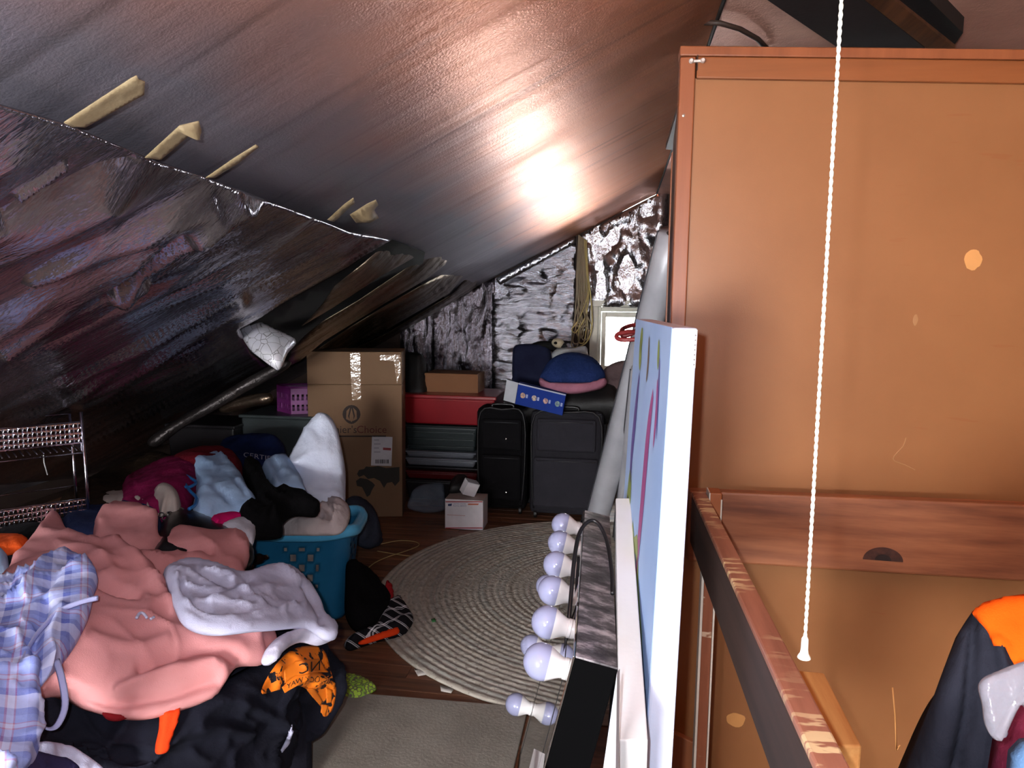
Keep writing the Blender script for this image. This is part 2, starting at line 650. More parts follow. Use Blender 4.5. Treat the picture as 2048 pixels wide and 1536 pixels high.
wall_back = from_bm('wall_back', bm, wallm, kind='structure', label='far gable wall covered with shiny crinkled foil')
# window
wp = M('window_paint', (232, 230, 214), 0.45, bump=0.05)
win = box('window_1', (wx0 - 0.045, DW - 0.035, wz1), (wx1 + 0.045, DW - 0.003, wz1 + 0.05), wp, kind='structure', label='small white gable window with bright daylight')
for nm, lo, hi in (('window_casing', (wx0 - 0.045, DW - 0.03, wz0 - 0.03), (wx0 + 0.02, DW - 0.003, wz1)),
                   ('window_casing', (wx1 - 0.02, DW - 0.03, wz0 - 0.03), (wx1 + 0.045, DW - 0.003, wz1)),
                   ('window_sill', (wx0 - 0.06, DW - 0.07, wz0 - 0.035), (wx1 + 0.06, DW - 0.003, wz0)),
                   ('window_jamb', (wx0 + 0.002, DW + 0.0, wz0), (wx0 + 0.045, DW + 0.09, wz1)),
                   ('window_jamb', (wx1 - 0.045, DW + 0.0, wz0), (wx1 - 0.002, DW + 0.09, wz1)),
                   ('window_head', (wx0 + 0.045, DW + 0.0, wz1 - 0.04), (wx1 - 0.045, DW + 0.09, wz1 - 0.002)),
                   ('sash_stile', (wx0 + 0.047, DW + 0.03, wz0 + 0.04), (wx0 + 0.085, DW + 0.06, wz1 - 0.042)),
                   ('sash_stile', (wx1 - 0.085, DW + 0.03, wz0 + 0.04), (wx1 - 0.047, DW + 0.06, wz1 - 0.042)),
                   ('sash_rail', (wx0 + 0.085, DW + 0.03, wz1 - 0.085), (wx1 - 0.085, DW + 0.06, wz1 - 0.042)),
                   ('sash_rail', (wx0 + 0.047, DW + 0.03, wz0 + 0.002), (wx1 - 0.047, DW + 0.06, wz0 + 0.04))):
    box(nm, lo, hi, wp, win, 0.004)
t = NT('window_glass').set(0.02)
out_n = t.t.nodes['Material Output']
tr = t.n('BsdfTransparent'); gl = t.n('BsdfGlossy', {'Roughness': 0.02})
fr = t.n('Fresnel', {'IOR': 1.45})
mx = t.n('MixShader', {0: fr.outputs[0]})
t.t.links.new(tr.outputs[0], mx.inputs[1]); t.t.links.new(gl.outputs[0], mx.inputs[2])
t.t.links.new(mx.outputs[0], out_n.inputs['Surface'])
glass = t.m
box('pane', (wx0 + 0.085, DW + 0.043, wz0 + 0.04), (wx1 - 0.085, DW + 0.047, wz1 - 0.085), glass, win, 0)

# remaining enclosing walls
box('wall_right', (XW, YB, -2.3), (XW + 0.1, DW, ZR + 0.1), M('right_wall_panel', (150, 96, 52), 0.5), bevel=0, kind='structure', label='right attic wall')
rx0, rx1, rz0, rz1 = -1.42, -0.58, 0.60, 1.34
bm = bmesh.new()
def bx(bm, lo, hi):
    hexa(bm, [(lo[0], lo[1], lo[2]), (hi[0], lo[1], lo[2]), (hi[0], hi[1], lo[2]), (lo[0], hi[1], lo[2]), (lo[0], lo[1], hi[2]), (hi[0], lo[1], hi[2]), (hi[0], hi[1], hi[2]), (lo[0], hi[1], hi[2])])
for lo, hi in (((XL, YB - 0.1, -0.02), (rx0, YB, ZR)), ((rx1, YB - 0.1, -0.02), (XW, YB, ZR)), ((rx0, YB - 0.1, -0.02), (rx1, YB, rz0)), ((rx0, YB - 0.1, rz1), (rx1, YB, ZR))):
    bx(bm, lo, hi)
from_bm('wall_rear', bm, M('rear_wall', (150, 140, 130), 0.7), kind='structure', label='rear gable wall behind the viewer')
bm = bmesh.new()
for lo, hi in (((rx0 - 0.06, YB + 0.001, rz0 - 0.06), (rx0, YB + 0.03, rz1 + 0.06)), ((rx1, YB + 0.001, rz0 - 0.06), (rx1 + 0.06, YB + 0.03, rz1 + 0.06)), ((rx0, YB + 0.001, rz1), (rx1, YB + 0.03, rz1 + 0.06)), ((rx0, YB + 0.001, rz0 - 0.06), (rx1, YB + 0.03, rz0))):
    bx(bm, lo, hi)
from_bm('window_2', bm, wp, kind='structure', label='window behind the viewer')
box('wall_left', (XL - 0.05, YB, -0.1), (XL + 0.12, DW, 0.14), wallm, bevel=0, kind='structure', label='low dark knee edge where the left roof meets the floor')
# stairwell lining below the floor
sw = M('stairwell_panel', (150, 92, 48), 0.5)
bm = bmesh.new()
for lo, hi in (((HX0 - 0.05, HY0, -2.3), (HX0, HY1, -0.085)), ((HX1, HY0, -2.3), (HX1 + 0.05, HY1, -0.085)), ((HX0, HY0 - 0.05, -2.3), (HX1, HY0, -0.085)), ((HX0, HY1, -2.3), (HX1, HY1 + 0.05, -0.085)), ((HX0, HY0, -2.35), (HX1, HY1, -2.3))):
    bx(bm, lo, hi)
from_bm('wall_stairwell', bm, sw, kind='structure', label='brown panelled stairwell lining below the rail')

# foil panels of the gable wall (each sheet its own piece)
def wallsheet(name, outline, mm, amp, sc, stretch, seed, off=0.012, label=None):
    return sheet(name, outline, lambda uv: atYs(uv, DW - off), mm, wall_back, step=7, thick=0.004, lift=0.006, edge=10, wr=amp, ws=sc, stretch=stretch, curve=False, seed=seed, label=label)
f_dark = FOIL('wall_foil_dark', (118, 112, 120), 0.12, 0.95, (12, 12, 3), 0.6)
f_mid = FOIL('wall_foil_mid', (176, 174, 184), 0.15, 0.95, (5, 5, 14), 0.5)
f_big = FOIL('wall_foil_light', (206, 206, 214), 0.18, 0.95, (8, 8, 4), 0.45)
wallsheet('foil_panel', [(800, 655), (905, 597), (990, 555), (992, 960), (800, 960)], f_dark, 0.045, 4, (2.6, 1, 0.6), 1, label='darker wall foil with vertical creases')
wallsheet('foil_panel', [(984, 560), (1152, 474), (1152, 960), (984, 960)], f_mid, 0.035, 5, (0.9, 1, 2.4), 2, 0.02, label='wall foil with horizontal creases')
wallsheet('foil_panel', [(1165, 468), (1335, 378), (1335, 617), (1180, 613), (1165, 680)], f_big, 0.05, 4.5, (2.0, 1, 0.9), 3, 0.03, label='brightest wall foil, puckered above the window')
wallsheet('foil_strip', [(990, 557), (1150, 472), (1152, 486), (1000, 570)], f_big, 0.006, 7, (1, 1, 1), 4, 0.045)
box('stud', (atY(1150, 600, DW).x, DW - 0.04, 0.0), (atY(1166, 600, DW).x, DW - 0.001, zroof(atY(1150, 600, DW).x) - 0.03), M('stud_dark', (62, 44, 36), 0.8), wall_back)
# tacks along the top of the gable foil
V, Fc = [], []
tk = bmesh.new()
for k in range(16):
    u = 1000 + k * 20
    pt = atY(u, 551 - (u - 1000) * 0.515 + 8, DW - 0.055)
    mm4 = Matrix.Translation(pt)
    bmesh.ops.create_uvsphere(tk, u_segments=6, v_segments=4, radius=0.007, matrix=mm4)
from_bm('tack', tk, M('tack_dark', (25, 22, 22), 0.4, 0.5), wall_back, kind='stuff')

# ---------------------------------------------------------------- foil hanging over the lower roof
foil_a = FOIL('roof_foil', (176, 172, 180), 0.20, 0.93, (1.2, 5, 1.2), 0.5, (140, 130, 138), fine=30.0)
foil_b = FOIL('roof_foil_brown', (150, 132, 116), 0.3, 0.93, (2.2, 9, 2.2), 0.5, (86, 72, 58))
foil_flap = FOIL('foil_flap_flash', (240, 240, 246), 0.35, 0.35, (4, 4, 4), 0.12, (222, 222, 234), crack=24.0)  # same foil as the big sheet, flash reflection painted in as paler silver
foil_low = FOIL('low_foil', (64, 58, 58), 0.4, 0.7, (3, 8, 3), 0.5)
dark_void = M('roof_void', (14, 11, 11), 0.95)  # near-black colour stands in for the shade behind the foil gaps
sheet('foil_sheet', [(-160, 160), (0, 213), (130, 250), (300, 320), (415, 358), (540, 405), (640, 442), (700, 466), (750, 474), (781, 482), (705, 526), (640, 562), (571, 600), (517, 634), (478, 655), (500, 705), (545, 740), (470, 792), (380, 850), (296, 905), (170, 955), (-160, 985)],
      ceil_off(0.045), foil_a, step=7, thick=0.004, lift=0.0005, edge=10, fade=90.0, wr=0.055, octv=3, ws=2.0, stretch=(0.6, 2.4, 0.6), curve=False, seed=5,
      creases=(([(230, 575), (290, 520), (400, 440), (530, 385)], 16, 0.045), ([(225, 570), (300, 500), (360, 455)], 9, -0.06), ([(0, 690), (120, 630), (280, 560)], 10, 0.025),
               ([(60, 560), (250, 470), (420, 400)], 12, 0.02), ([(160, 800), (300, 720), (480, 600)], 14, 0.025), ([(0, 420), (160, 330), (280, 300)], 14, -0.02), ([(30, 380), (130, 330)], 8, 0.025), ([(480, 655), (560, 610), (700, 540)], 16, 0.04)),
      label='large dull crinkled foil sheet taped below the smooth lining, at left', cat='insulation foil')
fl_void = sheet('gap_shade_backing', [(500, 650), (571, 600), (705, 526), (785, 480), (850, 505), (838, 566), (890, 596), (766, 690), (640, 702), (560, 746), (520, 720)], ceil_off(0.010), dark_void, step=20, thick=0.003, lift=0.002, wr=0, curve=False,
      label='near-black backing standing in for shade in gaps between hanging foil strips', cat='shade backing')
def strip(outl, base_pts, sd, lab, crs=()):
    sheet('foil_strip', outl, ceil_ramp(base_pts), foil_b, step=7, thick=0.003, lift=0.004, edge=8, fade=26.0, wr=0.022, ws=4, stretch=(0.5, 2.4, 0.5), seed=sd, curve=False, creases=crs, label=lab, cat='insulation foil')
strip([(790, 474), (830, 478), (872, 484), (861, 497), (766, 550), (668, 614), (604, 652), (622, 636), (646, 608), (670, 572), (719, 534)], [(800, 474, -.02), (872, 488, -.02), (700, 560, .05), (780, 540, .04), (640, 620, .07), (604, 652, .09)], 6, 'brownish foil strip hanging beside the long black gap')
strip([(866, 501), (905, 500), (890, 530), (850, 560), (766, 609), (648, 682), (600, 722), (571, 735), (585, 700), (610, 672), (646, 643), (719, 600), (792, 551)], [(866, 501, -.02), (905, 505, -.02), (760, 590, .05), (850, 555, .04), (620, 690, .10), (571, 730, .12)], 7, 'brown foil strip ending behind the top of the tall cardboard box')
strip([(852, 566), (900, 540), (940, 535), (900, 586), (766, 664), (690, 697), (634, 700), (700, 655), (768, 614)], [(852, 566, .02), (930, 540, -.02), (768, 630, .05), (900, 580, .04), (660, 690, .08)], 8, 'reddish brown foil strip between the last two dark slits')
strip([(902, 590), (940, 548), (972, 548), (980, 564), (926, 618), (864, 656), (857, 682), (822, 684), (760, 700), (700, 702), (768, 670)], [(902, 590, .02), (985, 550, -.02), (860, 660, .05), (760, 690, .06)], 9, 'last foil strip before the gable wall, with a torn lower corner')
flapd = tps([(478, 655, 3.10), (590, 680, 3.13), (560, 735, 2.97), (500, 700, 2.98), (530, 660, 3.08), (545, 725, 2.95)])
sheet('foil_flap', [(478, 658), (495, 648), (512, 642), (555, 662), (592, 682), (576, 706), (560, 738), (545, 733), (520, 715), (497, 695)], lambda uv: atYs(uv, flapd(uv)), foil_flap, step=6, thick=0.004, lift=0.05, edge=45, wr=0.004, ws=8, seed=9,
      label='curled silver foil flap with flash glare painted in, facing the viewer with cracked lines', cat='insulation foil')
rolld = tps([(300, 890, 3.3), (560, 735, 3.5), (420, 815, 3.4), (320, 870, 3.32)])
sheet('foil_roll', [(296, 880), (350, 840), (410, 806), (470, 770), (560, 722), (575, 735), (480, 790), (420, 825), (360, 858), (312, 893)], lambda uv: atYs(uv, rolld(uv)), foil_low, step=7, thick=0.02, lift=0.02, edge=16, wr=0.006, ws=8, seed=10,
      label='narrow rolled foil edge sagging low above the red blanket', cat='insulation foil')
sheet('foil_scrap', [(440, 815), (480, 795), (538, 786), (541, 806), (500, 815), (450, 826)], lambda uv: atYs(uv, 3.45), foil_b, step=6, thick=0.004, lift=0.02, edge=14, wr=0.006, ws=8, seed=11,
      label='small foil scrap end beside the purple basket', cat='insulation foil')

# masking tape strips at the seam
tapem = M('masking_tape', (150, 132, 100), 0.65, var=0.2, vs=18, c2=(128, 110, 80))
def tape(outl, lab, crs=(), lift=0.001, off=0.054):
    sheet('tape_strip', outl, ceil_off(off), tapem, step=6, thick=0.0015, lift=lift, edge=6, wr=0.002, ws=20, curve=False, creases=crs, label=lab, cat='tape', group='tape strips along the foil seam')
tape([(128, 246), (262, 158), (274, 152), (278, 160), (290, 164), (288, 190), (170, 256), (145, 254)], 'longest masking tape strip, at the left end of the foil seam')
tape([(290, 316), (360, 252), (398, 243), (402, 258), (400, 274), (378, 272), (322, 320)], 'masking tape strip with a curled free end, second from left', (([(362, 255), (402, 262)], 6, 0.02),))
tape([(412, 356), (470, 316), (512, 290), (518, 294), (478, 326), (430, 356)], 'thin twisted masking tape strip, third along the seam')
tape([(655, 440), (690, 408), (707, 396), (710, 406), (690, 424), (668, 444)], 'faint masking tape strip right of the twisted one')
tape([(700, 430), (735, 408), (752, 400), (757, 410), (748, 420), (758, 436), (740, 446), (712, 446)], 'crumpled torn tape tuft, rightmost on the seam', (([(720, 430), (750, 425)], 6, 0.025),))

# ---------------------------------------------------------------- beam over the wardrobe
dk = M('dark_board', (52, 44, 44), 0.6)
bmth = thing('ceiling_beam', 'dark beam with a wooden edge crossing the ceiling above the wardrobe', 'beam', atZ(1700, 40, 2.14))
def zprism(name, px, z, h, m, parent=None, **kw):
    return prism(name, [atZ(u, v, z) for u, v in px], (0, 0, h), m, parent, **kw)
zr_ = ZR - 0.003
zprism('soffit_board', [(1490, -30), (1690, -30), (1850, 96), (1672, 93)], zr_ - 0.05, 0.05, dk, bmth)
zprism('wood_edge', [(1692, -30), (1750, -30), (1910, 96), (1852, 96)], zr_ - 0.055, 0.055, WOOD('beam_wood', (70, 42, 26), (128, 84, 56), 1), bmth)
zprism('black_strip', [(1752, -30), (1828, -30), (1926, 66), (1906, 94)], zr_ - 0.045, 0.045, M('black_strip', (18, 15, 16), 0.7), bmth)
tube('cable', [atZ(1408, 45, zr_ - 0.012), atZ(1440, 46, zr_ - 0.02), atZ(1480, 58, zr_ - 0.022), atZ(1515, 78, zr_ - 0.02), atZ(1540, 104, zr_ - 0.014)], 0.008, M('cable_brown', (58, 42, 34), 0.6), label='thin dark cable curving over the ceiling above the wardrobe corner', cat='cable')

# ================================================================== WARDROBE
t = NT('hardboard').set(0.42, 0, 0.45)
col = t.ramp(t.noise(2.2, 5), [(0.3, lin((137, 89, 53))), (0.7, lin((152, 101, 62)))])
sc_ = t.ramp(t.noise(1.0, 2, t.mapping((7, 3, 60), (0, radians(24), 0))), [(0.70, (0, 0, 0)), (0.73, (1, 1, 1))])
sc_ = t.math('MULTIPLY', sc_, t.ramp(t.noise(3.0, 2), [(0.5, (0, 0, 0)), (0.62, (0.35, 0.35, 0.35))]))
col = t.mix(sc_, col, lin((140, 80, 44)))
t.link(col, 'Base Color')
t.bump(t.noise(260, 2), 0.08, 0.002)
hard = t.m
frame_m = WOOD('wardrobe_frame', (124, 68, 38), (150, 86, 51), 2, 0.4, 16)
rail_m = WOOD('wardrobe_rail', (118, 66, 32), (144, 84, 45), 0, 0.4, 16)
YC = 1.93
tl = atY(1362, 92, YC); ti = atY(1391, 140, YC); br = atY(1345, 1536, YC)
cx0 = tl.x; cx1 = 1.25; cz1 = tl.z
st_w = atY(1391, 140, YC).x - cx0
wd = thing('wardrobe', 'tall orange-brown hardboard wardrobe filling the right side behind the rail', 'wardrobe', (0.6, 2.4, 0.0))
yb = YC + 1.08
box('back_panel', (cx0 + st_w * 0.6, YC + 0.012, 0.03), (cx1 - 0.01, YC + 0.022, cz1 - 0.075), hard, wd, 0)
stl = box('stile', (cx0, YC, 0.0145), (cx0 + st_w, YC + 0.05, cz1 - 0.026), frame_m, wd, 0.003)
tr_h = atY(1500, 92, YC).z - atY(1500, 112, YC).z
tr2 = atY(2048, 99, YC)
tsl = (tr2.z - cz1) / (tr2.x - cx0)                    # the top runs slightly out of level
obox('top_edge', (cx0 - 0.002, YC - 0.004, cz1 - tr_h), (cx1 - cx0, 0, tsl * (cx1 - cx0)), (0, 0.064, 0), (0, 0, tr_h), frame_m, wd, 0.003)
obox('top_rail', (cx0 + st_w + 0.003, YC - 0.001, cz1 - 0.076 + tsl * st_w), (cx1 - cx0 - st_w - 0.003, 0, tsl * (cx1 - cx0 - st_w)), (0, 0.041, 0), (0, 0, 0.076 - tr_h - 0.001), rail_m, wd, 0.003)
box('stile', (cx1 - 0.04, YC, 0.0145), (cx1, YC + 0.05, cz1 - 0.09), frame_m, wd, 0.003)
# left side leans in to follow the roof
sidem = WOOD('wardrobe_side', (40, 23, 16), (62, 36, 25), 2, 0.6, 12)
p0 = Vector((cx0 + 0.012, YC + 0.05, 0)); p1 = Vector((cx0 + 0.012, YC + 0.05, cz1 - 0.02))
q1 = atY(1322, 252, YC + 0.95)
obox('side_panel', (cx0 + 0.008, YC + 0.052, 0.02), (0.014, 0, 0), (0.04, 0.86, 0), (0, 0, cz1 - 0.06), sidem, wd, 0)
obox('side_edge', (cx0 + 0.042, YC + 0.905, 0.02), (0.02, 0, 0), (0.004, 0.05, 0), (0, 0, cz1 - 0.10), frame_m, wd, 0.002)
obox('top_panel', (cx0 + 0.03, YC + 0.065, cz1 - 0.035), (cx1 - cx0 - 0.03, 0, tsl * (cx1 - cx0)), (0, yb - YC - 0.065, 0), (0, 0, 0.022), sidem, wd, 0)
box('side_panel', (cx1 - 0.02, YC + 0.055, 0.02), (cx1 - 0.005, yb, cz1 - 0.10), sidem, wd, 0)
box('rear_panel', (cx0 + 0.07, yb - 0.02, 0.02), (cx1 - 0.022, yb, cz1 - 0.10), sidem, wd, 0)
# latch, screw, filled knob hole
lc = atY(1394, 122, YC - 0.008)
ltm = M('latch_white', (236, 228, 220), 0.3, 0.3, bump=0)
la = box('latch', lc + Vector((-0.014, -0.004, -0.003)), lc + Vector((0.014, 0.006, 0.003)), ltm, wd, 0.002, label='white metal latch')
for s in (-1, 1):
    lathe('latch_knob', [(0.002, -0.004), (0.006, -0.003), (0.0065, 0.002), (0.004, 0.006)], lc + Vector((s * 0.014, -0.003, 0)), (0, -1, 0), ltm, la, 12)
box('gap_slot', lc + Vector((0.0, 0.004, -0.02)), lc + Vector((0.003, 0.0088, 0.016)), M('slot_dark', (52, 28, 16), 0.8), wd, 0)
lathe('screw', [(0.004, 0), (0.004, 0.001), (0.002, 0.002)], atY(1367, 231, YC - 0.0002), (0, -1, 0), M('screw_head', (190, 180, 170), 0.3, 0.8, bump=0), wd, 10)
def blob(name, c, rx, rz, m, parent, y, seed=0, **kw):
    pts = []
    for k in range(20):
        a = 2 * pi * k / 20
        r = 1 + 0.22 * noise.noise(Vector((cos(a) * 1.5 + seed, sin(a) * 1.5, seed)))
        pts.append((c.x + cos(a) * rx * r, y, c.z + sin(a) * rz * r))
    return prism(name, pts, (0, 0.0015, 0), m, parent, **kw)
blob('filler_patch', atY(1946, 519, YC + 0.01), 0.020, 0.025, M('filler', (214, 152, 88), 0.6, bump=0), wd, YC + 0.0108, 2, label='pale filled knob hole')
blob('filler_patch', atY(1831, 640, YC + 0.01), 0.006, 0.013, M('filler_grey', (170, 122, 78), 0.6, bump=0), wd, YC + 0.0108, 5, label='small grey scuff')
blob('filler_patch', atY(1472, 1440, YC + 0.01), 0.026, 0.020, MC['filler'], wd, YC + 0.0108, 3, label='pale scuff low on the panel')
tube('scratch', [atY(1785, 1375, YC + 0.0118), atY(1790, 1430, YC + 0.0118), atY(1793, 1500, YC + 0.0118), atY(1800, 1490, YC + 0.0118)], 0.0022, MC['filler'], wd, 5)
tube('scratch', catmull([tuple(atY(u, v, YC + 0.0118)) for u, v in ((1812, 875), (1806, 892), (1786, 918), (1810, 930), (1830, 940))], 4), 0.0012, MC['filler_grey'], wd, 5)

# ================================================================== STAIR RAIL
railtop = WOOD('rail_worn', (124, 76, 60), (168, 112, 90), 1, 0.4, 22, wear=(216, 190, 146), wearlim=0.535)
railside = WOOD('rail_dark', (40, 28, 24), (66, 46, 40), 1, 0.7, 20)  # side coloured far darker than the cap
beam_m = WOOD('beam_red', (112, 64, 42), (168, 106, 70), 0, 0.5, 26)
Yr = 1.86
a0 = atY(1380, 976, Yr)                                # far left top corner
rz_ = a0.z
n0 = atZ(1634, 1536, rz_)                              # near left top edge
rdir = (n0 - a0).normalized()
far = a0 + rdir * 0.03
near = a0 + rdir * ((n0 - a0).length + 0.35)
bw_ = 0.035
px = Vector((-rdir.y, rdir.x, 0))
if px.x < 0: px = -px
rail = thing('stair_rail', 'worn brown wooden stair rail running towards the viewer in front of the wardrobe', 'railing', (far.x, far.y, 0))
L = near - far
obox('rail_cap', far, px * bw_, L, (0, 0, -0.012), railtop, rail, 0.003, label='worn reddish rail top with paint scrapes')
obox('rail_beam', far + Vector((0, 0, -0.0125)) + px * 0.001, px * (bw_ - 0.002), L, (0, 0, -0.12), railside, rail, 0.004, label='dark brown side of the rail')
# far cross board
b0 = atY(1440, 984, Yr + 0.005); b1 = atY(2048, 1010, Yr - 0.03); bb0 = atY(1470, 1128, Yr + 0.005); bb1 = atY(2048, 1160, Yr - 0.03)
bd = (b1 - b0); bdn = bd.normalized()
hh = b0.z - bb0.z
st0 = b0 - bdn * 0.075
cross = obox('cross_board', st0, bdn * (bd.length + 0.45), (0, 0.038, 0), (0, 0, -hh), beam_m, rail, 0.006, label='wide reddish cross board with a dark knot')
kn = atY(1770, 1124, Yr - 0.03)
knm = M('knot', (84, 48, 36), 0.6, bump=0.3, var=0.5, vs=60)
pts = []
for k in range(24):
    a = pi * k / 23
    pts.append((kn.x + cos(a) * 0.046, 0, kn.z - 0.002 + sin(a) * 0.034))
ky = lambda x: st0.y + bdn.y / bdn.x * (x - st0.x)
prism('knot_core', [(kn.x + (x - kn.x) * 0.4, ky(kn.x + (x - kn.x) * 0.4) - 0.0022, kn.z + (z - kn.z) * 0.45) for x, _, z in pts], (0, 0.001, 0), M('knot_core', (40, 24, 20), 0.6, bump=0.3), cross)
prism('knot', [(x, ky(x) - 0.0012, z) for x, _, z in pts], (0, 0.001, 0), knm, cross)
# post head in the corner
ph0 = atY(1415, 980, Yr - 0.02)
ph1 = atY(1440, 982, Yr - 0.02)
pst = obox('post', (ph0.x, Yr - 0.06, ph0.z + 0.003), (ph1.x - ph0.x, 0, 0), (0, 0.055, 0), (0, 0, -0.115), M('post_orange', (176, 104, 58), 0.5, c2=(150, 84, 46)), rail, 0.003)
whp = M('white_edge_paint', (232, 222, 206), 0.5, bump=0.1)
obox('paint_edge', (ph0.x - 0.001, Yr - 0.064, ph0.z + 0.0035), (0.003, 0, 0), (0, 0.058, 0), (0, 0, -0.045), whp, pst, 0)
obox('paint_edge', (ph1.x - 0.003, Yr - 0.064, ph0.z - 0.012), (0.0035, 0, 0), (0, 0.004, 0), (0, 0, -0.1), whp, pst, 0)
# painted baluster under the rail
k0 = atY(1403, 1180, 1.62); k1 = atY(1432, 1180, 1.62); kb0 = atY(1396, 1536, 1.62); kb1 = atY(1420, 1536, 1.62)
balm = WOOD('baluster_brown', (122, 66, 42), (160, 96, 66), 2, 0.5, 20, wear=(206, 178, 150), wearlim=0.6)
bal = obox('baluster', (k0.x + 0.005, 1.62, 0.0), (k1.x - k0.x - 0.01, 0, 0), (0, 0.03, 0), (0, 0, rz_ - 0.14), balm, rail, 0.001)
obox('paint_edge', (k0.x - 0.001, 1.617, 0.0), (0.0055, 0, 0), (0, 0.034, 0), (0, 0, rz_ - 0.14), whp, bal, 0.001)
obox('paint_edge', (k1.x - 0.0045, 1.617, 0.0), (0.004, 0, 0), (0, 0.034, 0), (0, 0, rz_ - 0.14), whp, bal, 0.001)
# raw lumber block along the inner side of the rail
zl = atY(1690, 1491, 0.98).z
l0, l1, l2, l3 = (atZ(u, v, zl) for u, v in ((1594, 1340), (1648, 1345), (1724, 1492), (1668, 1491)))
bm = bmesh.new()
hexa(bm, [l0 + Vector((0, 0, -0.3)), l3 + Vector((0, 0, -0.3)), l2 + Vector((0, 0, -0.3)), l1 + Vector((0, 0, -0.3)), l0, l3, l2, l1], 0.003)
from_bm('lumber_block', bm, WOOD('raw_lumber', (186, 124, 66), (224, 168, 100), 1, 0.7, 24, wear=(96, 62, 50), wearlim=0.7), label='short raw pine lumber block beside the stair rail under the pull cord', cat='lumber')
# small board and dark slot low behind the canvas
pl = atY(1350, 1462, 1.80)
obox('board', (pl.x - 0.07, 1.8, 0.02), (0.15, 0, -0.06), (0, 0.02, 0), (0.0, 0, pl.z), WOOD('low_board', (128, 74, 46), (160, 100, 64), 2), label='brown board standing low between canvas and baluster', cat='board')

# ================================================================== PULL CORD
ct = atY(1683, 0, 0.74)
cb = atY(1610, 1280, 0.74)
dirc = (ct - cb).normalized()
top = cb + dirc * ((ZR - 0.004 - cb.z) / dirc.z)
cord = thing('pull_cord', 'white twisted pull cord with a bell end hanging before the wardrobe', 'pull cord', cb)
cm_ = M('cord_white', (232, 236, 214), 0.6, bump=0.1)
e1 = dirc.orthogonal().normalized(); e2 = dirc.cross(e1)
lst = []
Lc = (top - cb).length
for s in range(2):
    pts = []
    nst = 420
    for k in range(nst + 1):
        a = 2 * pi * (k / nst) * Lc / 0.0075 / 2 + s * pi
        pts.append(cb + dirc * (Lc * k / nst) + e1 * cos(a) * 0.0009 + e2 * sin(a) * 0.0009)
    tube('strand', pts, 0.00125, cm_, cord, 5)
lathe('bell', [(0.0020, 0.004), (0.0034, 0.001), (0.0036, -0.010), (0.0042, -0.014), (0.0062, -0.0175), (0.0066, -0.0190), (0.0055, -0.0200), (0.002, -0.0200)][::-1], cb, dirc, M('bell_white', (244, 244, 232), 0.35, bump=0), cord, 24, label='white plastic bell end')

# ================================================================== CANVAS
cY0, cY1 = 1.28, 1.86
g0 = atY(1345, 655, cY0); g1 = atY(1272, 652, cY1)
zt = g0.z
g1.z = zt
dd = (g1 - g0)
e0 = atY(1396, 657, cY0 - 0.005)
side = Vector((e0.x - g0.x, e0.y - g0.y, 0))
bt = atY(1290, 1536, cY0 - 0.17)                       # foot of the near edge, in view
lean = (bt - g0)
lean = lean * (1.02 / abs(lean.z))
cv = thing('canvas_painting', 'tall stretched canvas with pale blue floral painting leaning beside the rail', 'painting', g0 + lean)
t = NT('canvas_paint').set(0.6, 0, 0.3)
sep = t.n('SeparateXYZ', {'Vector': t.co}).outputs
sky_ = t.ramp(t.noise(2.5, 3), [(0.3, lin((152, 180, 224))), (0.7, lin((178, 202, 236)))])
t.link(sky_, 'Base Color')
t.bump(t.noise(700, 1), 0.15, 0.001)
nn = dd.cross(-lean).normalized()
if nn.x > 0: nn = -nn
wrap = M('canvas_edge_white', (206, 214, 238), 0.7, bump=0.2, bs=300, bd=0.001)
bx_ = obox('stretched_canvas', g0 + Vector((0, 0, 0)), dd, side, lean, wrap, cv, 0.004, label='white primed canvas edge')
face = prism('painted_face', [g0 + nn * 0.0008 + dd * 0.004, g0 + nn * 0.0008 + dd * 0.996, g0 + nn * 0.0008 + dd * 0.996 + lean, g0 + nn * 0.0008 + dd * 0.004 + lean], -nn * 0.0006, t.m, cv, label='pale blue painted front')
def cvp(s, tt, o=0.002):
    return g0 + dd * s + lean * tt + nn * o
def stroke(pts, w, m):
    pts = catmull(pts, 6)
    V, Fc = [], []
    n = len(pts)
    for i, p in enumerate(pts):
        q = pts[min(i + 1, n - 1)] - pts[max(i - 1, 0)]
        q = q / (np.linalg.norm(q) + 1e-9)
        nrm = np.array([-q[1], q[0]])
        ww = w * (0.25 + 0.75 * sin(pi * min(max(i / (n - 1), 0.03), 0.97)))
        V += [cvp(p[0] + nrm[0] * ww, p[1] + nrm[1] * ww), cvp(p[0] - nrm[0] * ww, p[1] - nrm[1] * ww)]
    for i in range(n - 1):
        Fc.append((2 * i, 2 * i + 1, 2 * i + 3, 2 * i + 2))
    mesh('brush_stroke', V, Fc, m, cv)
pk = M('paint_magenta', (176, 92, 150), 0.5, bump=0); pu = M('paint_purple', (112, 96, 164), 0.5, bump=0)
gr = M('paint_green', (150, 166, 92), 0.5, bump=0); bn = M('paint_brown', (122, 104, 92), 0.5, bump=0)
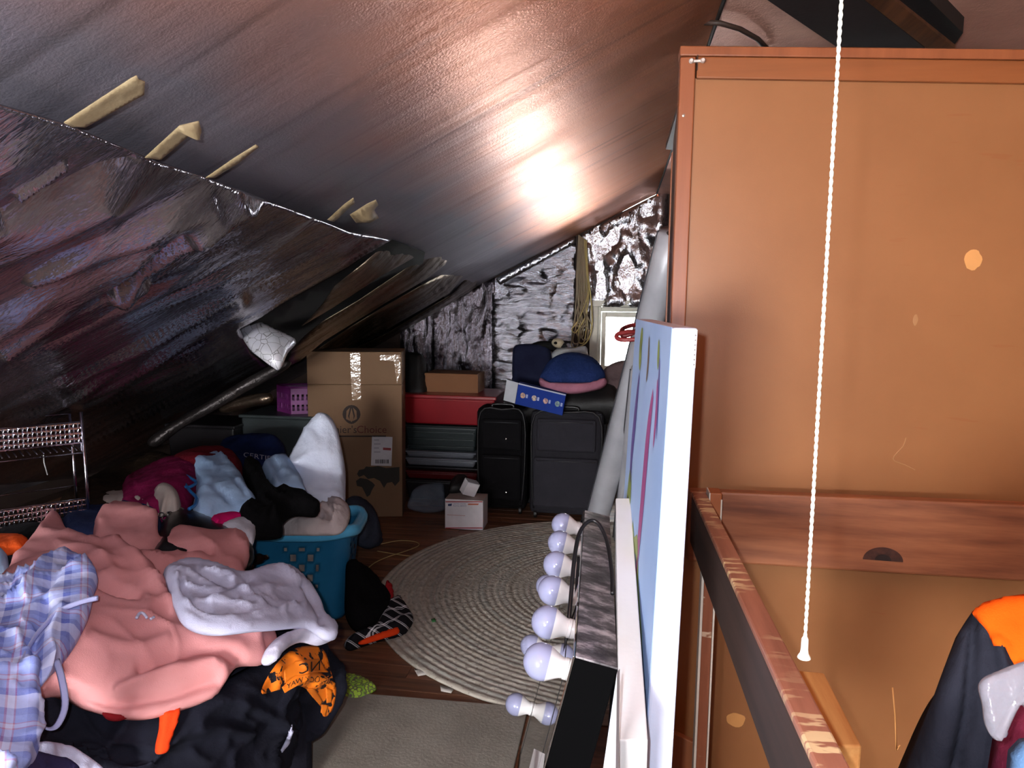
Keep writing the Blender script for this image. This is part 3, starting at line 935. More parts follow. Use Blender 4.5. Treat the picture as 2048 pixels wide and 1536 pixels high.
for pts, w, m in (([(0.30, 0.13), (0.36, 0.22), (0.40, 0.36), (0.44, 0.5)], 0.045, pk), ([(0.22, 0.10), (0.20, 0.16), (0.22, 0.22)], 0.02, pk),
                  ([(0.72, 0.12), (0.76, 0.20), (0.80, 0.30), (0.78, 0.36)], 0.04, pu), ([(0.20, 0.06), (0.18, 0.12), (0.16, 0.2)], 0.012, pu),
                  ([(0.70, 0.03), (0.74, 0.06), (0.70, 0.10)], 0.04, gr), ([(0.5, 0.03), (0.48, 0.08), (0.5, 0.12)], 0.02, bn), ([(0.25, 0.03), (0.22, 0.08)], 0.02, gr),
                  ([(0.86, 0.42), (0.80, 0.36), (0.74, 0.40)], 0.03, gr), ([(0.62, 0.42), (0.55, 0.45), (0.46, 0.44), (0.38, 0.5), (0.30, 0.53), (0.2, 0.56), (0.1, 0.62)], 0.022, gr),
                  ([(0.80, 0.50), (0.76, 0.46), (0.7, 0.5)], 0.03, gr), ([(0.64, 0.44), (0.62, 0.6), (0.66, 0.74), (0.62, 0.86), (0.6, 1.0)], 0.026, bn), ([(0.6, 0.46), (0.58, 0.62), (0.6, 0.8), (0.56, 0.98)], 0.016, gr),
                  ([(0.42, 0.5), (0.4, 0.62), (0.42, 0.72)], 0.010, gr), ([(0.36, 0.72), (0.3, 0.78), (0.24, 0.86), (0.18, 0.9)], 0.03, gr)):
    stroke(pts, w, m)
# folded corner of the canvas at its near top
gn = -dd.normalized() * 0.0045
prism('corner_fold', [g0 + gn + side * 0.08 + lean * 0.003, g0 + gn + side * 0.96 + lean * 0.003, g0 + gn + side * 0.96 + lean * 0.066], gn.normalized() * 0.0012, M('canvas_fold', (226, 228, 238), 0.7, bump=0), cv)
bm = bmesh.new()
for k in range(7):
    p_ = g0 + gn * 1.3 + side * 0.9 + lean * (0.012 + 0.008 * k)
    bx(bm, p_ - Vector((0.0012, 0.001, 0.0014)), p_ + Vector((0.0012, 0.001, 0.0014)))
from_bm('stitching', bm, M('staple_grey', (110, 104, 104), 0.4, 0.6, bump=0), cv)

# ================================================================== VANITY MIRROR WITH BULBS
zt_ = 0.80
A = atZ(1152, 1312, zt_); B = atZ(1240, 1336, zt_); Cc = atZ(1170, 1020, zt_)
along = (Cc - A); along.z = 0
an = along.normalized()
low = atY(1094, 1536, A.y - 0.02)
dn = (low - A)
dn = dn - an * dn.dot(an)
dn = dn.normalized()
out_ = dn.cross(an).normalized()                       # off the mirror face
if out_.x > 0: out_ = -out_
th = (B - A).length * 0.92
Hm = (A.z - 0.003) / -dn.z
vm = thing('vanity_mirror', 'black box vanity mirror edged with white bulbs standing on the floor at centre', 'mirror', A + dn * Hm)
t = NT('dusty_black').set(0.45, 0, 0.4)
t.link(t.ramp(t.noise(1.0, 5, t.mapping((16, 30, 16)), 0.7), [(0.36, lin((44, 42, 45))), (0.50, lin((96, 92, 95))), (0.66, lin((190, 184, 188)))]), 'Base Color')
dusty = t.m
blackm = M('black_lacquer', (4, 4, 5), 0.8, bump=0, spec=0.05)
mirr = NT('mirror_glass').set(0.03, 1.0); mirr.b.inputs['Base Color'].default_value = (0.55, 0.55, 0.53, 1)
E_ = 0.004
La = along.length
O = A + dn * E_
obox('case', O, along, -out_ * th, dn * (Hm - E_), blackm, vm, 0.002, label='black case side')
obox('case_top', A, along, -out_ * th, dn * (E_ - 0.0003), dusty, vm, 0.001, label='dust smeared top')
obox('mirror_glass', A + out_ * 0.0005 + an * 0.002 + dn * 0.003, an * (La - 0.004), out_ * 0.004, dn * (Hm - 0.02), mirr.m, vm, 0.001, label='mirror glass')
gbd = 0.085
slit = M('mirror_slit', (16, 15, 16), 0.4, bump=0)
for o_, a_, b_ in ((A + an * gbd + dn * gbd, an * (La - 2 * gbd), dn * 0.004), (A + an * gbd + dn * gbd, an * 0.004, dn * (Hm - 2 * gbd)), (A + an * (La - gbd) + dn * gbd, an * 0.004, dn * (Hm - 2 * gbd))):
    obox('mirror_groove', o_ + out_ * 0.0046, a_, out_ * 0.0006, b_, slit, vm, 0)
globe = NT('bulb_globe').set(0.12, 0, 0.5)
globe.b.inputs['Base Color'].default_value = (*lin((150, 153, 184)), 1)
globe.b.inputs['Subsurface Weight'].default_value = 0.15
globe.b.inputs['Subsurface Radius'].default_value = (0.02, 0.02, 0.02)
collar = M('bulb_collar', (240, 238, 238), 0.35, bump=0)
gp = []
R_ = 0.0325
for k in range(13):
    a = radians(-22 + 112 * k / 12.0)
    gp.append((max(R_ * cos(a), 0.0004), 0.046 + R_ * sin(a)))
cp = [(0.0160, 0.0), (0.0172, 0.003), (0.0182, 0.010), (0.0212, 0.017), (0.0262, 0.026), (0.0304, 0.0342)]
rim_ = [(0.019, 0.0), (0.019, 0.006), (0.0165, 0.008), (0.0150, 0.0085)]
def bulb(p, ax):
    p = p + ax * 0.006
    g = lathe('bulb', gp, p, ax, globe.m, vm, 28)
    lathe('bulb_collar', cp, p, ax, collar, g, 28)
    lathe('socket_ring', rim_, p - ax * 0.0012, ax, collar, g, 20)
spots = [(an * (0.040 + (La - 0.075) * k / 5.0) + dn * 0.048) for k in range(6)]
for k in (1, 2, 3):
    spots.append(an * 0.040 + dn * (0.048 + 0.27 * k))
    spots.append(an * (La - 0.035) + dn * (0.048 + 0.19 * k))
for s in spots:
    bulb(A + s + out_ * 0.0, (out_ * 0.96 - dn * 0.0).normalized())
mpl = atPlane(A + out_ * 0.0052, out_)
shape_poly('white_piece', [(1068, 1497), (1090, 1508), (1084, 1560), (1052, 1560)], lambda a, b: Vector(mpl([(a, b)])[0]), collar, vm, label='white shape on the mirror glass')  # flat white shape lying on the glass
# its power cable looping over the top
blk = M('cable_black', (20, 19, 22), 0.4, bump=0)
Tm = A + along * 0.55
def vmp(s, w, h):
    """s along the top (0 near), w across it (0 face, 1 back), h above"""
    return A + along * s - out_ * th * w + Vector((0, 0, h))
cab = [vmp(0.26, -0.42, -0.16), vmp(0.30, -0.30, -0.06), vmp(0.40, -0.22, 0.03), vmp(0.48, -0.10, 0.075), vmp(0.52, 0.2, 0.10), vmp(0.52, 0.5, 0.10), vmp(0.48, 0.78, 0.075), vmp(0.40, 0.93, 0.035), vmp(0.34, 0.95, 0.006)]
tube('power_cable', catmull([tuple(p) for p in cab], 6), 0.0045, blk, vm, 8, label='black power cable looping over the mirror')
cab2 = [vmp(0.48, -0.10, 0.02), vmp(0.42, -0.12, -0.02), vmp(0.32, -0.16, -0.08), vmp(0.24, -0.2, -0.15)]
tube('power_cable', catmull([tuple(p) for p in cab2], 6), 0.0035, blk, vm, 8)

# boards behind the mirror
wb = M('white_board', (196, 194, 190), 0.5, bump=0.1, c2=(210, 210, 214), vs=3)
z_w = atY(1240, 1000, 1.62).z
w0 = atY(1226, 1000, 1.62); w1 = atY(1256, 1000, 1.62)
wn0 = atY(1238, 1480, 1.02); wn1 = atY(1296, 1480, 1.02)
vdn = (wn0 - w0)
ext_ = vdn * (z_w - 0.01) / -vdn.z if False else vdn
bm = bmesh.new()
low0 = Vector((wn0.x, wn0.y - 0.02, 0.003)); low1 = Vector((wn1.x, wn1.y - 0.02, 0.003))
thk = Vector((0.006, 0.018, 0))
hexa(bm, [low0, low1, low1 + thk + Vector((0.01, 0.52, 0)), low0 + thk + Vector((0, 0.52, 0)), wn0, wn1, w1 + thk, w0 + thk], 0.002)
from_bm('white_board', bm, wb, label='long white board wedged upright between mirror and canvas', cat='board')
gpn = M('grey_panel', (176, 178, 184), 0.6, bump=0.05)
gp0 = atY(1232, 1400, 1.02)
bm = bmesh.new()
gA, gB, gC = atY(1234, 1345, 0.985), atY(1190, 1536, 0.94), atY(1236, 1536, 0.93)
prism('grey_board', [gA, Vector((gB.x - 0.05, gB.y - 0.06, 0.22)), Vector((gC.x + 0.005, gC.y - 0.06, 0.22))], (0.004, 0.012, 0), gpn, label='grey board leaning low behind the black mirror case', cat='board')

# long grey rolls leaning behind the mirror
grm = M('grey_roll', (200, 202, 208), 0.42, 0.1, bump=0.05, c2=(176, 178, 186), vs=4)
ra0, ra1 = atY(1292, 560, 3.05), atY(1182, 1030, 2.35)
def roll(name, a, b, r, lab, up=0.0):
    d = (b - a)
    a = a - d.normalized() * up
    end = a + d * ((a.z - 0.03) / -d.z)
    T = thing(name, lab, 'roll', (end.x, end.y, 0))
    tube('roll_body', [a + (end - a) * k / 8.0 for k in range(9)], r, grm, T, 24)
    ax = (end - a).normalized()
    # loose outer edge of the rolled sheet along its length
    s = ax.cross(Vector((0, 1, 0))).normalized()
    if s.x > 0: s = -s
    V = []
    pts = [a + (end - a) * k / 8.0 + s * (r * 1.01) + Vector((0, -0.01, 0)) for k in range(9)]
    tube('sheet_edge', pts, 0.004, M('roll_edge_dark', (70, 70, 76), 0.5), T, 6)
    lathe('roll_core', [(r * 0.45, -0.004), (r * 0.45, 0.0005), (r * 0.2, 0.001)], a + ax * 0.0, -ax, M('core_dark', (60, 56, 54), 0.7), T, 18)
roll('grey_roll', atY(1322, 560, 3.20), atZ(1184, 1075, 0.03), 0.063, 'long grey roll leaning against the wardrobe, the taller of two', 0.22)
roll('grey_roll', atY(1284, 740, 3.35), atZ(1244, 1075, 0.03), 0.052, 'shorter slim grey roll leaning beside the canvas')
obox('beige_board', atY(1262, 790, 2.02), (0.02, 0.0, 0), (0.012, 0.14, 0), (-0.02, -0.04, -0.78), M('beige_panel', (172, 158, 146), 0.7), label='narrow beige board edge between grey rolls and canvas', cat='board')
# red strap loops around the roll
rdm = M('red_strap', (112, 32, 34), 0.5, bump=0)
hk = thing('red_hanger', 'dark red wire loop hooked over the grey roll near the window', 'hanger', atY(1260, 680, 2.0))
tube('loop', catmull([tuple(atY(u, v, y)) for u, v, y in ((1300, 648, 2.12), (1268, 650, 2.1), (1248, 656, 2.06), (1242, 664, 2.02), (1246, 672, 2.0), (1262, 668, 2.0), (1275, 660, 2.0))], 5), 0.0062, rdm, hk, 8)
tube('loop', catmull([tuple(atY(u, v, y)) for u, v, y in ((1275, 664, 2.0), (1255, 664, 1.98), (1236, 668, 1.97), (1234, 676, 1.96), (1248, 680, 1.95), (1276, 678, 1.95))], 5), 0.0062, rdm, hk, 8)
tube('loop', [atY(1247, 655, 2.05), atY(1247, 682, 1.98)], 0.0035, rdm, hk, 8)
#PART2
# ================================================================== FLOOR COVERINGS
rc, rr = (-0.01, 3.40), 1.12
t = NT('braided_rug').set(0.95, 0, 0.1)
q = t.n('SeparateXYZ', {'Vector': t.co}).outputs
rad = t.math('SQRT', t.math('ADD', t.math('MULTIPLY', q[0], q[0]), t.math('MULTIPLY', q[1], q[1])))
angv = t.math('ARCTAN2', q[1], q[0])
cvec = t.n('CombineXYZ', {0: t.math('MULTIPLY', rad, 1.0), 1: 0.0, 2: 0.0}).outputs[0]
ring = t.n('TexNoise', {'Vector': cvec, 'Scale': 22.0, 'Detail': 2.0}).outputs['Fac']
colr = t.ramp(ring, [(0.30, lin((152, 144, 132))), (0.46, lin((184, 178, 166))), (0.60, lin((166, 166, 158))), (0.72, lin((188, 170, 160)))])
bvec = t.n('CombineXYZ', {0: t.math('MULTIPLY', rad, 46.0), 1: t.math('MULTIPLY', t.math('MULTIPLY', angv, 0.7), 46.0), 2: 0.0}).outputs[0]
sp = t.n('TexVoronoi', {'Vector': bvec, 'Scale': 1.1}, feature='F1').outputs['Color']
colr = t.mix(0.25, colr, t.n('RGBToBW', {0: sp}).outputs[0], 'SOFT_LIGHT')
colr = t.mix(t.ramp(t.noise(90, 2), [(0.62, (0, 0, 0)), (0.68, (0.6, 0.6, 0.6))]), colr, lin((104, 92, 84)))
t.link(colr, 'Base Color')
t.bump(t.n('TexVoronoi', {'Vector': bvec, 'Scale': 1.1}, feature='F1').outputs['Distance'], 0.6, 0.006)
rugm = t.m
nr = 36
V, Fc = [], []
seg = 120
prof = []
for k in range(nr):
    r0 = rr * (1 - k / nr); w_ = rr / nr
    prof += [(r0 - w_ * 0.02, 0.0075), (r0 - w_ * 0.22, 0.0115), (r0 - w_ * 0.5, 0.013), (r0 - w_ * 0.78, 0.0115)]
prof = [(rr, 0.0012)] + prof + [(0.004, 0.012)]
for r_, h_ in prof:
    for k in range(seg):
        a = 2 * pi * k / seg
        V.append((rc[0] + cos(a) * r_, rc[1] + sin(a) * r_, h_))
for i in range(len(prof) - 1):
    for k in range(seg):
        l = (k + 1) % seg
        Fc.append((i * seg + k, i * seg + l, (i + 1) * seg + l, (i + 1) * seg + k))
Fc.append(tuple((len(prof) - 1) * seg + k for k in range(seg)))
Fc.append(tuple(range(seg))[::-1])
mesh('braided_rug', V, Fc, rugm, smooth=True, label='large round braided rug in muted beige and grey on the floorboards', cat='rug')
carm = FAB('carpet_beige', (144, 139, 130), 0.16, (131, 126, 117), wr=90)
fz = lambda off: (lambda uv: atZs(uv, off))
c0, c1 = atZ(676, 1392, 0.0), atZ(1045, 1418, 0.0)
bm = bmesh.new()
hexa(bm, [(-1.30, 1.0, 0.001), (-0.28, 0.95, 0.001), (c1.x + 0.02, c1.y, 0.001), (-1.28, c0.y + 0.01, 0.001), (-1.30, 1.0, 0.010), (-0.28, 0.95, 0.010), (c1.x + 0.02, c1.y, 0.010), (-1.28, c0.y + 0.01, 0.010)], 0.003)
from_bm('carpet_mat', bm, carm, label='plain beige carpet remnant at the bottom centre', cat='carpet')

# ================================================================== LAUNDRY PILE
PZ = [(250, 1040, .60), (120, 1040, .60), (400, 1070, .58), (490, 1090, .55), (0, 1200, .60), (150, 1250, .60), (300, 1250, .56), (420, 1180, .55), (540, 1140, .52), (640, 1200, .42),
      (672, 1270, .38), (500, 1300, .50), (300, 1420, .46), (100, 1400, .52), (0, 1400, .58), (0, 1560, .50), (100, 1540, .42), (300, 1540, .34), (450, 1450, .36), (540, 1540, .20), (600, 1480, .16),
      (686, 1400, .22), (640, 1330, .34), (686, 1330, .28), (150, 1020, .57), (300, 990, .58), (400, 920, .62), (450, 1020, .56), (340, 1050, .57), (560, 930, .60), (620, 1010, .55), (690, 1010, .50),
      (520, 1000, .57), (270, 960, .50), (440, 905, .60), (540, 1050, .53), (-120, 1100, .60), (-120, 1560, .55), (0, 1010, .55)]
pileY = tps([(u, v, atZ(u, v, z).y) for u, v, z in PZ])
pile = lambda uv: atYs(uv, pileY(uv))
def heap(name, outline, drop, m, **kw):
    poly = np.array(catmull(outline, 4, True))
    lo, hi = poly.min(0), poly.max(0)
    st = 18.0
    G = np.array([(x, y) for y in np.arange(lo[1], hi[1], st) for x in np.arange(lo[0], hi[0], st)])
    G = G[inside(G, poly)]
    G = G[segdist(G, poly) > st * 0.6]
    A_ = np.vstack([poly, G]); nb = len(poly)
    r = delaunay_2d_cdt([Vector(p_) for p_ in A_], [(i, (i + 1) % nb) for i in range(nb)], [], 1, 1e-5)
    co = np.array([tuple(v) for v in r[0]]); tr = [tuple(f) for f in r[2]]
    P = pile(co)
    P[:, 2] = np.maximum(P[:, 2] - drop, 0.03)
    Bt = P.copy(); Bt[:, 2] = 0.012
    n = len(P); e = {}
    for f in tr:
        for i in range(3):
            e[(f[i], f[(i + 1) % 3])] = 1
    Fc = [f for f in tr] + [tuple(i + n for i in f[::-1]) for f in tr]
    for (a, b) in e:
        if (b, a) not in e:
            Fc.append((b, a, a + n, b + n))
    bm = bmesh.new()
    vs = [bm.verts.new(p_) for p_ in np.vstack([P, Bt])]
    for f in Fc:
        bm.faces.new([vs[i] for i in f])
    return from_bm(name, bm, m, None, False, **kw)
heap('clothes_heap', [(-180, 1080), (-40, 1040), (100, 1030), (240, 1035), (330, 1050), (430, 1075), (490, 1110), (560, 1150), (610, 1210), (618, 1290), (616, 1350), (580, 1400), (520, 1440), (460, 1500), (400, 1560), (100, 1580), (-180, 1580)],
     0.055, FAB('heap_dark', (34, 34, 44)), label='dark clothes buried underneath the whole laundry pile', cat='clothes', kind='stuff')

navyblk = FAB('tee_black', (30, 31, 42), 0.5, (22, 23, 31), wr=10)
tee = sheet('black_tee', [(-60, 1420), (60, 1392), (160, 1400), (280, 1410), (430, 1370), (530, 1322), (570, 1298), (600, 1279), (640, 1274), (664, 1308), (686, 1350), (684, 1402), (666, 1440), (642, 1472), (612, 1486), (600, 1468), (588, 1496), (572, 1545), (480, 1580), (0, 1580), (-60, 1560)],
            pile, navyblk, step=7, thick=0.02, lift=0.035, edge=40, wr=0.030, ws=5, ridge=True, seed=21,
            creases=(([(590, 1380), (600, 1420), (604, 1468)], 10, -0.025), ([(470, 1400), (520, 1430), (560, 1490)], 14, 0.02), ([(300, 1480), (400, 1450), (470, 1470)], 14, 0.02)),
            label='black tee with a distressed orange print at the near right of the pile', cat='shirt')
tl_ = lambda o: (lambda uv: pile(uv) + np.array([0, -0.35, 0.9]) * o)
t = NT('orange_print').set(0.45, 0, 0.4)
cut = t.ramp(t.noise(1.0, 3, t.mapping((26, 34, 26))), [(0.44, (0, 0, 0)), (0.46, (1, 1, 1))])
t.link(t.mix(cut, lin((26, 26, 34)), lin((245, 128, 28))), 'Base Color')
oprint = t.m
osolid = M('orange_print_solid', (246, 130, 28), 0.45, bump=0)
def onpile(lift):
    def f(uv):
        P = pile(uv)
        d = C0 - P
        return P + d / np.linalg.norm(d, axis=1)[:, None] * (lift * 1.9)
    return f
PR = lambda o: drape([tee], o, onpile(0.06))
pr1, pr2, pr3 = PR(0.0016), PR(0.0032), PR(0.0046)
sheet('printed_motif', [(522, 1386), (540, 1345), (578, 1304), (618, 1292), (648, 1302), (662, 1345), (672, 1378), (664, 1420), (646, 1432), (636, 1398), (600, 1372), (556, 1380)], pr1, oprint, tee, step=5, thick=0.0008, lift=0.0, edge=30, wr=0, label='cracked orange printed motif')
sheet('printed_band', [(670, 1366), (640, 1347), (600, 1350), (562, 1374), (568, 1386), (604, 1366), (640, 1362), (668, 1378)], pr2, osolid, tee, step=4, thick=0.0006, lift=0.0, edge=8, wr=0, curve=False)
for pg in ([(566, 1342), (590, 1322), (636, 1318), (656, 1346), (620, 1346), (590, 1352), (568, 1366)], [(612, 1376), (628, 1376), (644, 1400), (640, 1412), (626, 1396)], [(650, 1374), (664, 1380), (662, 1404), (652, 1406)], [(642, 1408), (656, 1410), (650, 1432), (640, 1424)]):
    sheet('printed_patch', pg, pr2, osolid, tee, step=4, thick=0.0006, lift=0.0, edge=8, wr=0, curve=False)
inkm = M('print_ink', (24, 22, 26), 0.6, bump=0)
text_mesh('lettering', 'ASTOCK WAY', lambda x, y: Vector(pr3(np.array([[663 - x, 1362 - 13 * sin(pi * min(max(x, 0), 98) / 98.0) + 0.13 * x + (8 - y) - 1]]))[0]), inkm, tee, 14)
text_mesh('lettering', 'NC', lambda x, y: Vector(pr3(np.array([[640 - x, 1320 + 0.16 * x + (22 - y)]]))[0]), inkm, tee, 30)
orc = FAB('orange_cloth', (244, 72, 28), 0.3)
sheet('orange_cloth', [(322, 1422), (340, 1416), (359, 1412), (357, 1440), (344, 1475), (336, 1503), (313, 1508), (311, 1492), (318, 1460)], onpile(0.04), orc, step=6, thick=0.006, lift=0.02, edge=12, wr=0.008, ws=12, seed=23, label='orange cloth strip hanging from under the pink hoodie', cat='clothes')
sheet('red_cloth', [(205, 1425), (235, 1425), (262, 1430), (240, 1442), (215, 1440)], onpile(0.045), FAB('dark_red_cloth', (130, 28, 34)), step=6, thick=0.006, lift=0.012, edge=10, wr=0.005, seed=24, label='small dark red corner of cloth under the pink hoodie', cat='clothes')
wht = FAB('white_cotton', (194, 195, 218), 0.12, (186, 188, 214), wr=30)
sheet('white_cloth', [(52, 1500), (62, 1488), (90, 1486), (132, 1492), (160, 1508), (205, 1545), (200, 1570), (40, 1570)], onpile(0.05), wht, step=7, thick=0.008, lift=0.03, edge=24, wr=0.01, ws=9, seed=25, label='white cloth corner at the bottom left edge', cat='clothes')
sheet('navy_cloth', [(-60, 1512), (20, 1512), (75, 1520), (125, 1540), (140, 1575), (-60, 1580)], onpile(0.09), FAB('navy_near', (52, 48, 84)), step=8, thick=0.01, lift=0.04, edge=26, wr=0.006, seed=26, label='dark navy fabric edge in the bottom left corner', cat='clothes')
sheet('white_piece', [(583, 1452), (586, 1460), (576, 1486), (562, 1506), (560, 1500), (570, 1480)], pr3, wht, step=4, thick=0.003, lift=0.006, edge=6, wr=0, curve=False, seed=27, label='narrow white cloth strip beside the black tee lobe', cat='clothes')

# things behind, laid from the far side forward
red = FAB('red_blanket', (122, 26, 40), 0.6, (92, 18, 30)); mag = FAB('magenta_fleece', (148, 30, 84), 0.6, (112, 22, 62))
brn = FAB('brown_blanket', (58, 44, 32), 0.6, (40, 30, 24)); navy = FAB('navy_denim', (46, 58, 96), 0.5, (36, 46, 78))
sheet('brown_blanket', [(120, 1000), (170, 960), (230, 930), (310, 905), (360, 925), (300, 980), (230, 1030), (140, 1040)], onpile(-0.02), brn, step=9, thick=0.03, lift=0.05, edge=40, wr=0.02, ws=7, seed=30, label='dark brown blanket at the back behind the chrome rack', cat='blanket')
sheet('red_blanket', [(330, 935), (370, 908), (420, 898), (462, 905), (484, 930), (470, 960), (400, 960), (350, 960)], onpile(0.0), red, step=8, thick=0.03, lift=0.06, edge=34, wr=0.014, ws=8, seed=31, label='dark red blanket behind the pale blue jeans', cat='blanket')
sheet('magenta_blanket', [(240, 985), (255, 960), (300, 938), (345, 918), (392, 925), (400, 960), (385, 1000), (350, 1030), (300, 1030), (245, 1020)], onpile(0.01), mag, step=8, thick=0.03, lift=0.06, edge=34, wr=0.014, ws=8, seed=32, label='dark magenta fleece left of the pale blue jeans', cat='blanket')
lb = FAB('pale_blue_denim', (180, 212, 248), 0.2, (164, 198, 238), wr=16); lb2 = FAB('pale_blue_cloth', (180, 210, 244), 0.25, (166, 196, 234))
bk = FAB('black_cloth', (14, 13, 15), 0.5, (9, 9, 10)); grey = FAB('grey_denim', (70, 76, 94), 0.5, (54, 60, 76))
jn = sheet('pale_blue_jeans', [(385, 948), (388, 926), (412, 914), (440, 914), (462, 930), (482, 950), (500, 985), (516, 1010), (498, 1030), (440, 1034), (396, 1036), (386, 1015), (392, 980)], onpile(0.03), lb, step=6, thick=0.02, lift=0.05, edge=22, wr=0.016, ws=6, ridge=True, seed=33,
           creases=(([(393, 951), (430, 952), (466, 950)], 3, -0.008), ([(402, 985), (440, 1012), (475, 1030)], 5, -0.012), ([(470, 985), (495, 1010)], 5, -0.012)), label='pale blue jeans folded on the pile left of the black garment', cat='trousers')
shape_poly('stain', [(0, 0), (5, 2), (7, 4), (5, 5), (1, 3)], lambda x, y: Vector(onpile(0.105)(np.array([[437 + x, 957 + y]]))[0]), M('ink_spot', (40, 46, 64), 0.8, bump=0), jn)
sheet('black_garment', [(498, 922), (520, 930), (534, 960), (548, 985), (590, 990), (612, 996), (638, 1014), (634, 1026), (590, 1024), (565, 1040), (562, 1066), (505, 1068), (476, 1046), (480, 1026), (512, 1008), (508, 990), (496, 965), (486, 938)], onpile(0.05), bk, step=6, thick=0.02, lift=0.05, edge=18, wr=0.022, ws=7, ridge=True, seed=34, label='black garment between pale blue jeans and laundry basket', cat='clothes')
sheet('pale_blue_shirt', [(522, 940), (545, 920), (572, 915), (588, 930), (604, 965), (612, 996), (575, 992), (550, 985), (540, 962)], onpile(0.02), lb2, step=6, thick=0.02, lift=0.05, edge=20, wr=0.012, ws=9, seed=35, creases=(([(545, 935), (560, 965), (565, 985)], 5, -0.015), ([(575, 925), (590, 965)], 5, -0.01)), label='pale blue shirt tucked beside the tall white towel', cat='shirt')
towY = tps([(560, 960, 3.22), (640, 830, 3.34), (690, 960, 3.20), (640, 1015, 3.05), (640, 920, 3.18)])
sheet('white_towel', [(578, 935), (588, 905), (602, 876), (612, 858), (628, 838), (638, 829), (652, 828), (664, 838), (674, 858), (682, 890), (690, 935), (691, 975), (686, 1022), (650, 1030), (615, 1005), (598, 975)], lambda uv: atYs(uv, towY(uv)), FAB('towel_white', (226, 232, 250), 0.25, (212, 220, 240), wr=26), step=6, thick=0.05, lift=0.06, edge=34, wr=0.016, ws=6, ridge=True, seed=36,
      label='tall pale towel standing up in the laundry basket before the cardboard box', cat='towel')
sheet('navy_jeans', [(120, 1052), (140, 1030), (180, 1014), (230, 1010), (264, 1002), (300, 1013), (318, 1040), (322, 1075), (290, 1090), (200, 1085), (140, 1085)], onpile(-0.005), navy, step=6, thick=0.02, lift=0.035, edge=24, wr=0.014, ws=9, seed=37, label='navy denim folded behind the hood of the pink hoodie', cat='trousers')
owh = FAB('off_white', (196, 184, 174), 0.3, (178, 166, 158)); 
sheet('cream_sock', [(200, 1002), (214, 990), (240, 986), (270, 990), (294, 1008), (300, 1020), (262, 1012), (225, 1016), (204, 1016)], onpile(0.045), owh, step=5, thick=0.012, lift=0.035, edge=14, wr=0.006, seed=38, label='cream crumpled sock lying flat behind the navy denim', cat='sock', group='cream socks')
sheet('cream_sock', [(306, 1008), (310, 990), (326, 980), (344, 984), (358, 998), (362, 1014), (352, 1030), (336, 1026), (322, 1028), (318, 1016)], onpile(0.05), owh, step=5, thick=0.012, lift=0.06, edge=20, wr=0.005, seed=39, label='cream sock balled up beside the black purse', cat='sock', group='cream socks')
ps = M('purse_black', (16, 14, 14), 0.28, bump=0.2, bs=120, bd=0.002)
pu_ = sheet('black_purse', [(304, 1118), (312, 1072), (326, 1042), (350, 1026), (380, 1026), (410, 1036), (450, 1056), (492, 1084), (506, 1104), (500, 1124), (420, 1124), (350, 1128)], onpile(0.012), ps, step=6, thick=0.03, lift=0.045, edge=36, wr=0.004, ws=6, seed=40, label='shiny black purse with metal ring and stud on the pile', cat='purse')
pp = Vector(onpile(0.05)(np.array([[358, 1052]]))[0])
lathe('stud', [(0.0065, 0), (0.006, 0.003), (0.003, 0.006), (0.0005, 0.007)], pp, (0.1, -0.8, 0.5), M('chrome_small', (220, 220, 214), 0.12, 1, bump=0), pu_, 12)
rg = [Vector(onpile(0.055)(np.array([[348 + 16 * cos(a) , 1020 + 8 * sin(a)]]))[0]) for a in np.linspace(0, 2 * pi, 16, endpoint=False)]
tube('ring', rg, 0.004, MC['chrome_small'], pu_, 6, closed=True)
for uu, vv in ((322, 1030), (330, 1036), (338, 1028), (352, 1026), (361, 1020)):
    c_ = Vector(onpile(0.055)(np.array([[uu, vv]]))[0])
    tube('chain_link', [c_ + Vector((cos(a) * 0.012, sin(a) * 0.006, sin(a) * 0.007)) for a in np.linspace(0, 2 * pi, 10, endpoint=False)], 0.0028, MC['chrome_small'], pu_, 5, closed=True)
tq = M('blue_plastic', (40, 122, 196), 0.3, bump=0)
hg = thing('blue_hanger', 'bright blue plastic hanger poking out left of the pale blue jeans', 'hanger', Vector(onpile(0.05)(np.array([[375, 990]]))[0]))
for pts in ([(352, 958), (366, 950), (384, 958), (392, 966), (376, 975), (360, 972)], [(368, 965), (380, 982), (393, 996), (390, 1010), (378, 1018)]):
    tube('wire', catmull([tuple(onpile(0.105)(np.array([[u, v]]))[0]) for u, v in pts], 5), 0.0065, tq, hg, 8)
sheet('pink_cloth', [(418, 1042), (436, 1034), (468, 1030), (488, 1036), (480, 1048), (450, 1052), (428, 1056)], onpile(0.06), FAB('hot_pink', (214, 28, 108), 0.3), step=5, thick=0.01, lift=0.03, edge=14, wr=0.005, seed=41, label='hot pink cloth sliver behind the black purse', cat='clothes')
sheet('white_cloth', [(436, 1060), (456, 1048), (488, 1040), (508, 1048), (512, 1064), (504, 1092), (488, 1086), (462, 1068)], onpile(0.05), FAB('white_rag', (206, 206, 216), 0.4), step=5, thick=0.01, lift=0.03, edge=14, wr=0.008, seed=42, label='white cloth between black purse and basket rim', cat='clothes')
ormsh = FAB('orange_mesh', (236, 92, 36), 0.5)
sheet('orange_cloth', [(-20, 1075), (20, 1070), (54, 1076), (48, 1094), (20, 1104), (-20, 1106)], onpile(0.04), ormsh, step=6, thick=0.01, lift=0.02, edge=12, wr=0.008, seed=43, label='bright orange cloth at the left edge under the rack', cat='clothes')
sheet('dark_cloth', [(-40, 1062), (30, 1050), (80, 1048), (110, 1062), (60, 1085), (-40, 1090)], onpile(0.02), bk, step=7, thick=0.01, lift=0.02, edge=14, wr=0.006, seed=44, label='black cloth below the chrome rack at the left edge', cat='clothes')
